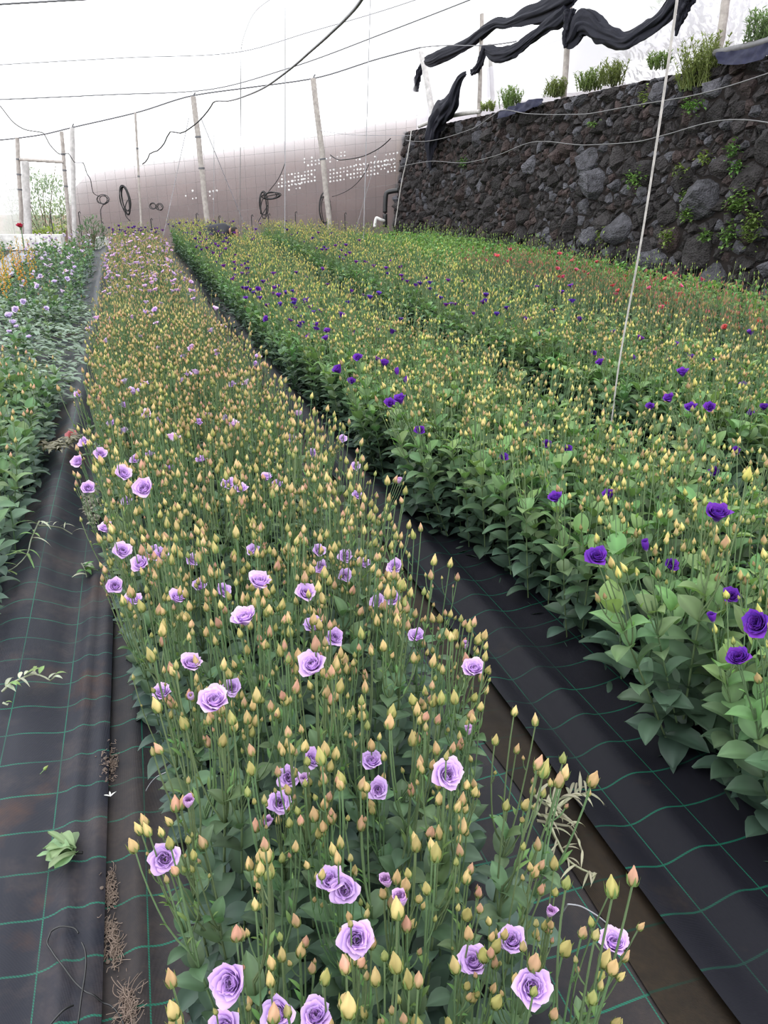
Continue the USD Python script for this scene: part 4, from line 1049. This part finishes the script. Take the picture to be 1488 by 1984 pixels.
# variants for the plants too many to count, nearer and farther off
def protos(style, n, near, flower=0, **kw):
    out = []
    for i in range(n):
        f = (rng.uniform(.7, 1), DIA, math.radians(rng.uniform(5, 40))) if i < flower else None
        out.append(joined(plant(rng, style, f, near, **kw)[0]))
    return out
PA = [joined(k[2]) for k in KA['bud']] + [joined(k[2]) for k in KA['open'][:3]]
PB = [joined(k[2]) for k in KB['bud']] + [joined(k[2]) for k in KB['open'][:3]]
FA = protos('lavender', 7, False, 3, height=.62)          # the first three bloom
FB = protos('purple', 8, False, 3, height=.66)
FR = protos('red', 7, False, 2, height=.58)
FG = protos('green', 6, False, 0, height=.62, leafy=1.05)
FZ = protos('sparse', 6, False, 2, height=.52)

def pick(protos_near, nn_fl, protos_far, nf_fl, zc, frac):
    """An index into near + far variants."""
    near = zc < 7
    if rng.random() < frac:
        return len(protos_near) - 1 - rng.integers(nn_fl) if near else len(protos_near) + rng.integers(nf_fl)
    return rng.integers(len(protos_near) - nn_fl) if near else len(protos_near) + nf_fl + rng.integers(len(protos_far) - nf_fl)

Ms, ids = [], []
for p, M, s, z in restA:
    y = p[1]; far = y > 17.9
    ids.append(len(PA) + len(FA) + rng.integers(len(FG)) if far else (len(PA) + len(FA) + len(FG) + rng.integers(2) if 16.6 < y and rng.random() < .5 else pick(PA, 3, FA, 3, z, .03 if y < 9 else .34 if y < 16 else .15)))
    Ms.append(M)
scatter('lavender_lisianthus_planting', PA + FA + FG + FB[:3], Ms, ids, 'dense lavender lisianthus filling the lavender bed back to the plastic wall', 'flowering plants')
Ms, ids = [], []
for p, M, s, z in restB:
    y = p[1]; edge = s[0] < 1.75
    ids.append(pick(PB, 3, FB, 3, z, (.20 if edge and y > 6 else .02) if y < 15.5 else .12))
    Ms.append(M)
scatter('purple_lisianthus_planting', PB + FB, Ms, ids, 'dense purple lisianthus filling the purple bed back to the plastic wall', 'flowering plants')

# the next bed to the right: blooms that the photograph shows one by one, then the mass
def c_bed():
    bl = []
    for (x, y, d) in C_BLOOMS:
        src, M, b = place_bloom(x, y, d, KB, 3.14, 4.0); bl.append((b[1], src, M))
    for k, (yy, src, M) in enumerate(sorted(bl, key=lambda t: t[0])):
        placed('purple_lisianthus', src, M, f'{ordinal(k)} purple lisianthus in bloom from the front in the bed beyond the strap', 'flowering plant', 'flowering plants beyond the strap')
c_bed()
def mass(name, v0, v1, y0, y1, step, near, nn_fl, far, nf_fl, frac, label, hs=1.0, skip=None, zn=7):
    spots = jitter_grid(v0, v1, y0, y1, step); Ms, ids = [], []
    for v, y in spots:
        x = v + RS * y
        if skip is not None and skip(v, y): continue
        px, py, zc = project(np.array([x, y, gz(x, y) + .6]))
        if not (-200 < px < 1750) or zc < .3: continue
        if near_worker(x, y): continue
        fr = frac(v, y) if callable(frac) else frac
        isn = near and zc < zn
        if rng.random() < fr: k = (len(near) - 1 - rng.integers(nn_fl)) if isn and nn_fl else len(near) + rng.integers(max(nf_fl, 1))
        else: k = rng.integers(len(near) - nn_fl) if isn else len(near) + nf_fl + rng.integers(len(far) - nf_fl)
        ids.append(k)
        Ms.append(plant_matrix([x, y, gz(x, y) - .01], rng.uniform(0, 6.28), rng.uniform(.86, 1.12), rng.normal(0, .06, 2), hs))
    return scatter(name, near + far, Ms, ids, label, 'flowering plants')
mass('purple_lisianthus_planting', 3.16, 4.05, 3.0, 20.2, .104, PB, 3, FB, 3, lambda v, y: .16 if (7 < y < 15 and v < 3.45) else .03, 'second bed of purple lisianthus, beyond the strap')
mass('yellow_bud_lisianthus_planting', 4.25, 4.7, 5.0, 19.8, .118, PB, 3, FB, 3, .012, 'third bed of lisianthus covered in small yellow buds')
mass('red_bud_lisianthus_planting', 4.85, 6.15, 5.0, 12.5, .112, [], 0, FR, 2, .05, 'reddish-budded lisianthus bed with a few pink blooms, before the stone wall', 1.05)
mass('green_lisianthus_planting', 5.1, 6.15, 12.5, 19.8, .115, [], 0, FG, 0, 0, 'bright green lisianthus without buds at the far foot of the stone wall', 1.0)
mass('green_lisianthus_planting', 6.3, 7.5, 7.5, 20.2, .115, [], 0, FG, 0, 0, 'bright green strip of lisianthus along the foot of the stone wall', 1.0)

# the left bed: leafy plants in front, cut leaves in the middle, sparse bloom behind
spots = jitter_grid(-1.9, -.76, 2.4, 6.3, .108)
cand = []
for v, y in spots:
    x = v + RS * y; px, py, zc = project(np.array([x, y, gz(x, y) + .5]))
    if -120 < px < 1500 and zc > .3: cand.append((zc, v, y, x))
cand.sort()
leafy = {}
for k, (zc, v, y, x) in enumerate(cand[:240]):
    fr = (v + 1.32) / .58; q = 'overhanging the path fabric' if v > -.9 else 'one row in from the path' if v > -1.05 else 'two rows in from the path' if v > -1.2 else 'three rows in from the path' if v > -1.35 else 'deep in the left bed'; leafy[q] = leafy.get(q, 0) + 1
    placed('green_lisianthus', KZ['bud'][rng.integers(5)][0], plant_matrix([x, y, gz(x, y) - .01], rng.uniform(0, 6.28), rng.uniform(.85, 1.1), (.12 * fr * abs(fr), rng.normal(0, .05)), 1.0),
           f'{ordinal(leafy[q] - 1)} leafy green lisianthus from the front, {q}', 'flowering plant', 'leafy plants in the left bed')
Ms, ids = [], []
for v, y in jitter_grid(-1.95, -.82, 9.6, 18.5, .16):
    if rng.random() < (.5 if y < 11 else .15): continue
    x = v + RS * y
    ids.append(rng.integers(6)); Ms.append(plant_matrix([x, y, gz(x, y) - .01], rng.uniform(0, 6.28), rng.uniform(.75, 1.2), rng.normal(0, .12, 2)))
for v, y in jitter_grid(-4.2, -2.8, 13.5, 19.6, .2):
    x = v + RS * y
    ids.append(2 + rng.integers(4)); Ms.append(plant_matrix([x, y, gz(x, y) - .01], rng.uniform(0, 6.28), rng.uniform(.7, .95), rng.normal(0, .12, 2)))
scatter('pale_lisianthus_planting', FZ, Ms, ids, 'thin stand of pale-flowered lisianthus at the far end of the left bed', 'flowering plants')
lm = MB()
for k in range(1500):
    v, y = rng.uniform(-1.95, -.62), rng.uniform(5.9, 11.0)
    x = v + RS * y; hgt = .10 + .26 * rng.random() * (1 - .55 * max(0, (v + 1.2) / .46))
    lm.join(leaf(rng, np.array([x, y, gz(x, y) + hgt]), rng.normal(-.4, 1.0), rng.uniform(-.25, .35), rng.uniform(.07, .12), rng.uniform(.035, .055), np.array([.145, .20, .15]) * rng.uniform(.75, 1.25), rng.uniform(.1, .8), 5, 3, .25))
for k in range(260):
    v, y = rng.uniform(-1.95, -.80), rng.uniform(6.1, 11.0); x = v + RS * y; a = rng.normal(-.3, .5)
    p = np.array([x, y, gz(x, y) + rng.uniform(.08, .28)])
    lm.add(*tube_vf([p, p + [math.cos(a) * .2, math.sin(a) * .2, -.03]], .0035, 4), STEM)
tag(obj('cut_leaves', lm, 'foliage'), 'heap of cut leafy stems lying flat across the middle of the left bed', 'cut leaves', kind='stuff')
for k, (x, y, d) in enumerate(sorted([(18, 612, 18), (30, 600, 16), (45, 585, 14), (25, 625, 14), (32, 632, 12), (56, 652, 12), (90, 598, 12), (18, 642, 12), (106, 545, 12), (72, 555, 12), (130, 540, 10), (78, 535, 10), (145, 518, 9)], key=lambda t: -t[1])):
    src, M, b = place_bloom(x, y, d, KZ, -1.9, -.9)
    placed('pale_lisianthus', src, M, f'{ordinal(k)} pale lilac bloom from the front above the cut leaves of the left bed', 'flowering plant', 'pale blooms over the cut leaves')

# yellow snapdragons and a red flower at the far left
def snap_kind(col, n):
    g = np.random.default_rng(n); c = stage.CreateClassPrim(numbered('/World', 'snapdragon_kind')); UsdGeom.Xform(c); c.SetTypeName('Xform')
    st = MB().add(*tube_vf([[0, 0, 0], [.01, 0, .4], [0, 0, .86]], [.006, .005, .003], 5), STEM); obj('stem', st, 'foliage', c)
    for k in range(9):
        obj('leaf', leaf(g, np.array([0, 0, .04 + .045 * k]), k * 2.2, .7, .09, .02, GREEN, .6, 5, 3), 'foliage', c)
    for k in range(16):
        z = .42 + .028 * k; a = k * 2.4; r = .034 * (1 - .5 * k / 16)
        m = MB()
        for dz in (.012, -.010):
            s = trimesh.creation.icosphere(1, .016 * (1 - .45 * k / 16)); m.add(s.vertices * [1.1, .9, .7] + [math.cos(a) * r, math.sin(a) * r, z + dz], s.faces, col * g.uniform(.85, 1.1))
        obj('floret', m, 'petal', c)
    return c
SN = [snap_kind(np.array([.62, .38, .05]), 1), snap_kind(np.array([.62, .31, .06]), 2)]
for k, (x, y) in enumerate(sorted([(2, 508), (8, 488), (14, 500), (16, 520), (24, 492), (32, 508), (34, 478), (40, 496), (46, 512), (52, 480), (58, 500), (4, 530), (20, 478), (62, 486), (-10, 500), (-14, 522), (44, 470)])):
    p = on_ground(x, y, .62); p[2] = gz(p[0], p[1]) - .02
    placed('snapdragon', SN[k % 2], plant_matrix(p, rng.uniform(0, 6), rng.uniform(.78, .95), rng.normal(0, .05, 2)), f'{ordinal(k)} yellow-orange snapdragon spike from the left beside the pale sheet', 'snapdragon', 'yellow snapdragons')
RD = stage.CreateClassPrim('/World/carnation_kind'); RD.SetTypeName('Xform')
obj('stem', MB().add(*tube_vf([[0, 0, 0], [0, .01, .6]], .005, 5), STEM), 'foliage', RD)
fl = obj('flower', MB().add(*tube_vf([[0, 0, .58], [0, 0, .62]], [.008, .016], 8), STEM), 'foliage', RD)
for m in bloom(rng, frame(np.array([0, .01, .6]), [0, -.4, 1]), .10, .9, np.array([.30, .01, .03]), np.array([.4, .03, .06]), 12, 5, 5): obj('petal', m, 'petal', fl)
p = on_ground(46, 478, .6); p[2] = gz(p[0], p[1])
placed('red_flower', RD, plant_matrix(p, 0, 1.5), 'single dark red flower among the yellow snapdragons', 'flower')

# ------------------------------------------------------------------ shrubs, tufts and weeds
def bush(name, c, size, n, ll, col, label, cat, seed, up=.3, stems=5):
    g = np.random.default_rng(seed); fo, st = MB(), MB(); c = np.asarray(c, float); size = np.asarray(size, float)
    for k in range(stems):
        a = g.uniform(0, 6.28); e = c + [math.cos(a) * size[0] * .5, math.sin(a) * size[1] * .5, size[2] * g.uniform(.6, 1.0)]
        st.add(*tube_vf(spline([c, (c + e) / 2 + [0, 0, size[2] * .12], e], 6), np.linspace(.03, .008, 6) * min(1, size[2]), 5), (.12, .10, .06))
    for k in range(n):
        d = g.normal(0, 1, 3); d /= np.linalg.norm(d); r = g.uniform(.55, 1.0) ** .6
        p = c + np.array([0, 0, size[2] * .5]) + d * r * size * [1, 1, .52] * (1 + .25 * math.sin(3 * d[0] + seed) * math.cos(4 * d[2]))
        fo.join(leaf(g, p, math.atan2(d[1], d[0]) + g.normal(0, .7), g.uniform(-.3, 1.2) + up, ll * g.uniform(.7, 1.3), ll * g.uniform(.35, .5), col * g.uniform(.7, 1.3), .5, 4, 3))
    o = thing(name, label, cat); obj('stem', st, 'tinted', o); tag(obj('foliage', fo, 'foliage', o), kind='stuff')
    return o
c = A(88, 450, 27); c[2] = -.1; bush('shrub', c, (1.5, 1.2, 2.9), 3600, .11, np.array([.30, .35, .28]), 'grey-green shrub seen through the open doorway', 'shrub', 1)
c = A(120, 455, 30); c[2] = -.1; bush('shrub', c, (1.4, 1.2, 2.0), 2200, .11, np.array([.20, .26, .16]), 'darker shrub behind the one in the doorway', 'shrub', 2)
c = A(98, 455, 24.6); c[2] = .2; bush('shrub', c, (1.3, .5, .75), 900, .12, np.array([.16, .25, .05]), 'low yellow-green plants just outside the doorway', 'plants', 3)
c = A(178, 455, 20.3); c[2] = gz(c[0], c[1]); bush('shrub', c, (.35, .3, .75), 420, .08, np.array([.09, .13, .08]), 'dark bushy plant at the end of the left bed', 'plant', 4)
for (x, y, D, sz, sd) in ((1215, 120, 17, (1.5, 1.5, 2.2), 5), (1290, 110, 15.5, (1.3, 1.3, 2.6), 6)):
    c = A(x, y, D); c[2] = WTOP - .1; bush('terrace_shrub', c + [1.6, .6, 0], sz, 900, .16, np.array([.12, .16, .10]), f'{"hazy tree" if sd == 6 else "hazy bush"} behind the milky windbreak sheet', 'shrub', sd)

def tuft(px, py, w, h, label, seed, col=np.array([.17, .22, .075]), n=None):
    g = np.random.default_rng(seed); c = wall_hit(px, py + h * .5, .05); c[2] = max(c[2], WTOP - .25); k = np.linalg.norm(c - [0, 0, H]) / 1560
    o = thing('wall_plant', label, 'wild plant'); lv, st = MB(), MB(); W_, H_ = w * k / 2, h * k
    for i in range(int((n or 26) * 1.7)):
        a = g.uniform(0, 6.28); b = c + np.array([WD[0], WD[1], 0]) * g.uniform(-1, 1) * W_ * .8 + np.array([WN[0], WN[1], 0]) * g.uniform(-.2, .1)
        e = b + np.array([math.cos(a) * H_ * .3, math.sin(a) * H_ * .3, H_ * g.uniform(.5, 1.05)])
        P = spline([b, (b + e) / 2 + [0, 0, H_ * .06], e], 8); st.add(*tube_vf(P, np.linspace(.008, .003, 8), 4), col * .8)
        for q in P[1:]:
            for _ in range(4): lv.join(leaf(g, q, g.uniform(0, 6.28), g.uniform(.2, 1.2), g.uniform(.05, .09), .018, col * g.uniform(.7, 1.3), .4, 4, 3))
    obj('stem', st, 'foliage', o); tag(obj('foliage', lv, 'foliage', o), kind='stuff')
tuft(985, 194, 50, 30, 'small grassy tuft on the wall top beside the far blue sheet', 1)
tuft(940, 208, 24, 14, 'tiny tuft on the wall top at the foot of the thin pole', 2, n=12)
tuft(1070, 174, 40, 26, 'tuft on the wall top left of the middle grey post', 3)
tuft(1135, 160, 50, 30, 'bushy tuft on the wall top right of the middle grey post', 4)
tuft(1180, 148, 46, 34, 'spiky tuft on the wall top between two bushy plants', 5)
tuft(1272, 122, 30, 24, 'small tuft on the wall top behind the strap', 6, n=14)
tuft(1352, 135, 80, 70, 'big pale green bush hanging over the wall top by the near blue sheet', 7, n=60)
tuft(1335, 160, 50, 40, 'lower part of the green growth spilling down the wall face', 8, n=26)
tuft(1470, 62, 60, 50, 'grey-green bush on the wall top at the picture edge', 9, np.array([.14, .18, .08]))
def wall_weed(px, py, w, h, seed, label):
    g = np.random.default_rng(seed); c = wall_hit(px, py, .18); k = np.linalg.norm(c - [0, 0, H]) / 1560
    lv = MB(); col = np.array([.105, .175, .042]); w, h = w * .8, h * .8
    for i in range(int(20 + w * h * .10)):
        p = c + np.array([WD[0], WD[1], 0]) * g.normal(0, .28) * w * k + np.array([0, 0, 1]) * g.normal(0, .28) * h * k + np.array([WN[0], WN[1], 0]) * g.uniform(-.05, .1)
        lv.join(leaf(g, p, math.atan2(WN[1], WN[0]) + g.normal(0, .8), g.uniform(-.5, .9), g.uniform(.04, .075), g.uniform(.03, .045), col * g.uniform(.6, 1.35), .7, 4, 3))
    o = thing('wall_weed', label, 'weed'); tag(obj('foliage', lv, 'foliage', o), kind='stuff')
    obj('stem', tube_vf([c - np.array([WN[0], WN[1], 0]) * .15, c], .006, 5), 'foliage', o)
for k, (x, y, w, h, lb) in enumerate([(1171, 456, 26, 26, 'weed low in the wall, farthest of the green weeds'), (1234, 348, 40, 34, 'weed in the wall just left of the strap'), (1295, 459, 30, 36, 'weed at the wall foot right of the strap'), (1335, 413, 34, 36, 'weed beside a big pale block low in the wall'),
        (1322, 330, 26, 22, 'small weed high right of the strap'), (1338, 380, 34, 30, 'weed above the big pale block'), (1370, 305, 24, 22, 'little weed between grey blocks under the lower tube'), (1423, 292, 30, 30, 'weed close under the lower tube near the picture edge'),
        (1461, 440, 44, 66, 'large leafy weed at the right foot of the wall'), (1413, 456, 32, 50, 'tall weed left of the large leafy weed'), (1368, 458, 28, 26, 'weed at the wall foot below the pale block'), (1430, 325, 26, 24, 'weed one block below another near the edge'), (1151, 241, 20, 14, 'tiny weed high under the upper tube'),
        (1252, 188, 16, 22, 'tiny weed just under the wall top'), (1436, 392, 60, 40, 'spreading weed above the large leafy weed'), (1345, 205, 50, 26, 'weed under the bush, touching the upper tube'), (900, 315, 24, 24, 'thin weed below the long black cloth')]):
    wall_weed(x, y, w, h, 40 + k, lb)

# ------------------------------------------------------------------ bits on the ground cover
def pulled_weed(pts, label, seed, col=np.array([.17, .26, .09]), pale=np.array([.32, .34, .25]), nl=9, ll=.09, lw=.018, name='pulled_weed', twigs=True):
    g = np.random.default_rng(seed); P = spline([on_sheet(x, y, h) for x, y, h in pts], 14)
    o = thing(name, label, 'weed')
    obj('stem', MB().add(*tube_vf(P, np.linspace(.0045, .0025, len(P)), 6), pale), 'foliage', o)
    for k in range(nl):
        q = P[int(g.integers(1, len(P)))]; d = P[-1] - P[0]; a = math.atan2(d[1], d[0]) + g.choice([-1, 1]) * g.uniform(.4, 1.4)
        obj('leaf', leaf(g, q + [0, 0, .006], a, g.uniform(.1, .8), ll * g.uniform(.6, 1.3), lw * g.uniform(.7, 1.4), (col if g.random() < .7 else pale) * g.uniform(.8, 1.2), g.uniform(.6, 1.8), 7, 3), 'foliage', o)
pulled_weed([(4, 1340, .02), (30, 1320, .05), (66, 1306, .06), (96, 1318, .06), (106, 1312, .05)], 'pulled green weed with a pale stem lying on the path, nearest at the path edge', 1, nl=15, ll=.055, lw=.014)
pulled_weed([(6, 1362, .02), (16, 1366, .02)], 'scrap of pale root at the very edge of the path', 2, nl=2, ll=.03, lw=.006)
pulled_weed([(76, 1010, .05), (60, 1046, .04), (50, 1078, .03), (28, 1100, .03), (8, 1108, .03)], 'long pulled weed with white stems draped over the fabric ridge', 3, nl=16, ll=.10, lw=.011)
pulled_weed([(75, 1018, .05), (100, 1020, .05), (125, 1026, .04), (140, 1035, .03)], 'curly withered sprig beside the long pulled weed', 4, nl=9, ll=.07, lw=.006, col=np.array([.30, .31, .22]))
pulled_weed([(158, 1092, .015), (165, 1104, .02), (168, 1118, .015)], 'small dark green uprooted weed in the middle of the path', 5, nl=11, ll=.06, lw=.018, col=np.array([.08, .16, .045]))
def rosette(px, py, label, seed):
    g = np.random.default_rng(seed); c = on_sheet(px, py, .012); o = thing('leaf_rosette', label, 'weed')
    for k in range(17):
        a = math.radians(178) + g.normal(0, .75); col = np.array([.20, .30, .15]) * g.uniform(.75, 1.25)
        obj('leaf', leaf(g, c + [g.normal(0, .006), g.normal(0, .006), .004 * (k % 5)], a, g.uniform(.05, .75), g.uniform(.045, .095), g.uniform(.020, .032), col, g.uniform(.5, 1.1), 8, 5, .3, 2.0, .16, .5), 'foliage', o)
    obj('stem', tube_vf([c, c + [.018, .002, -.002]], .004, 6), 'foliage', o)
rosette(146, 1652, 'plucked pale green leafy rosette lying on the dusty fabric', 6)
dry = np.array([.30, .29, .20])
pulled_weed([(1030, 1535, .10), (1060, 1560, .07), (1095, 1545, .05), (1135, 1538, .04)], 'dried grey weed with curled leaves lying over the brown strip', 7, dry, dry, 22, .07, .008)
pulled_weed([(1058, 1585, .05), (1075, 1620, .03), (1100, 1665, .025), (1155, 1695, .02)], 'dried grey branching stalk reaching towards the folded sheet', 8, dry, dry * 1.1, 12, .06, .006)
pulled_weed([(1040, 1590, .05), (1100, 1600, .02), (1128, 1650, .02)], 'thin dried stem beneath the dried grey weed', 9, dry, dry, 4, .05, .005)
pulled_weed([(1028, 1560, .08), (1050, 1580, .06), (1085, 1570, .05)], 'tangle of dried leaves against the lavender bed', 10, dry * .8, dry, 14, .08, .008)
g = np.random.default_rng(77)
dm = MB()
for k in range(150):
    t = g.random(); x, y = 78 + 75 * t + g.normal(0, 3), 858 + 8 * math.sin(t * 5) + g.normal(0, 4)
    p = on_sheet(x, y, .09 + .03 * g.random()); dm.join(leaf(g, p, g.uniform(0, 6.28), g.uniform(-.2, .6), g.uniform(.04, .08), g.uniform(.015, .03), np.array([.14, .13, .085]) * g.uniform(.6, 1.4), 1.0, 5, 3))
tag(obj('withered_leaves', dm, 'foliage'), 'line of withered brown-green leaves lying across the path fabric', 'withered leaves', kind='stuff')
dm = MB()
for k in range(170):
    x, y = 182 + g.normal(0, 9), 978 + g.normal(0, 17)
    p = on_sheet(x, y, .03 + .06 * g.random()); dm.join(leaf(g, p, g.uniform(0, 6.28), g.uniform(-.2, .9), g.uniform(.025, .05), g.uniform(.015, .03), np.array([.22, .22, .16]) * g.uniform(.6, 1.3), 1.0, 5, 3))
tag(obj('withered_leaves', dm, 'foliage'), 'clump of small grey withered leaves beside the lavender bed', 'withered leaves', kind='stuff')
def clod(pxs, label, seed, r=.03):
    g = np.random.default_rng(seed); m = MB()
    for k in range(130):
        x, y = pxs[g.integers(len(pxs))]; p = on_sheet(x + g.normal(0, 7), y + g.normal(0, 16), .006); q = p + g.normal(0, 1, 3) * [r * .45, r * .7, .003]
        m.add(*tube_vf(spline([p, (p + q) / 2 + g.normal(0, .004, 3), q], 6), .0009, 4), (.20, .15, .12))
    for k in range(26):
        x, y = pxs[g.integers(len(pxs))]; t = trimesh.creation.icosphere(1, g.uniform(.002, .005))
        m.add(t.vertices * [1.4, 1.4, .6] + on_sheet(x + g.normal(0, 7), y + g.normal(0, 17), .002), t.faces, (.10, .075, .06))
    tag(obj('dry_roots', m, 'tinted', smooth=False), label, 'roots', kind='stuff')
clod([(214, 1722)], 'small clump of dried roots on the overlap of the two fabrics', 1, .02)
clod([(216, 1800), (220, 1830), (226, 1850)], 'long clump of dried roots and soil on the fabric overlap', 2)
clod([(245, 1935), (250, 1960)], 'thready pale roots trailing on the dusty fabric', 3, .035)
clod([(214, 1478)], 'crumb of dry soil on the fabric seam, farthest of the root clumps', 4, .012)
wire('loose_string', [on_sheet(x, y, .012) for x, y in [(152, 1808), (140, 1797), (118, 1795), (98, 1806), (92, 1822), (100, 1842), (122, 1872), (150, 1908), (175, 1925), (205, 1945), (240, 1985)]], .0022, 'black_plastic', 'black string lying in a loop on the path fabric', 'string')
wire('loose_string', [on_sheet(x, y, .014) for x, y in [(158, 1826), (166, 1850), (165, 1885), (158, 1930), (152, 1975), (148, 2000)]], .0022, 'black_plastic', 'black string running towards the camera beside the loop', 'string')
wire('loose_string', [on_sheet(x, y, .014) for x, y in [(142, 1948), (118, 1962), (98, 1985)]], .0022, 'black_plastic', 'short black string end nearest the camera', 'string')
wire('loose_string', [on_sheet(x, y, h) for x, y, h in [(283, 1532, .02), (300, 1508, .10), (330, 1492, .16), (385, 1474, .2)]], .0014, 'pale_wire', 'thin wire running from the fabric into the lavender bed', 'wire')
wire('loose_string', [on_sheet(x, y, h) for x, y, h in [(1085, 1775, .2), (1100, 1752, .3), (1130, 1758, .25), (1165, 1780, .2), (1185, 1800, .12)]], .0016, 'pale_wire', 'thin wire arching over the near edge of the lavender bed', 'wire')
q = on_sheet(85, 1492, .014); Mb = frame(q, [.25, 1, .05]); o = thing('fallen_bud', 'single green bud lying on the path fabric', 'flower bud')
obj('bud', bud_mb(rng, Mb, .020, .0055, np.array([.2, .28, .08]), np.array([.32, .36, .12])), 'bud', o); obj('stalk', MB().add(*tube_vf([q, q - Mb[:3, 2] * .018], .0015, 5), STEM), 'foliage', o)
q = on_sheet(214, 1543, .02); o = MB()
for k in range(3): o.join(leaf(rng, q, 1 + k, .3, .022, .006, np.array([.7, .7, .66]), .6, 5, 3))
tag(obj('petal_scrap', o, 'petal'), 'white scrap of petal on the seam of the path fabrics', 'petal')
p = on_ground(143, 850, .12); Mx = frame(p, [0, -.7, .7]); o = thing('fallen_flower', 'salmon-pink flower head lying at the edge of the path', 'flower')
obj('calyx', calyx_mb(rng, Mx, .03, .012, STEM), 'foliage', o)
for m in bloom(rng, Mx, .095, .8, np.array([.72, .22, .22]), np.array([.8, .42, .40]), 14, 6, 6): obj('petal', m, 'petal', o)
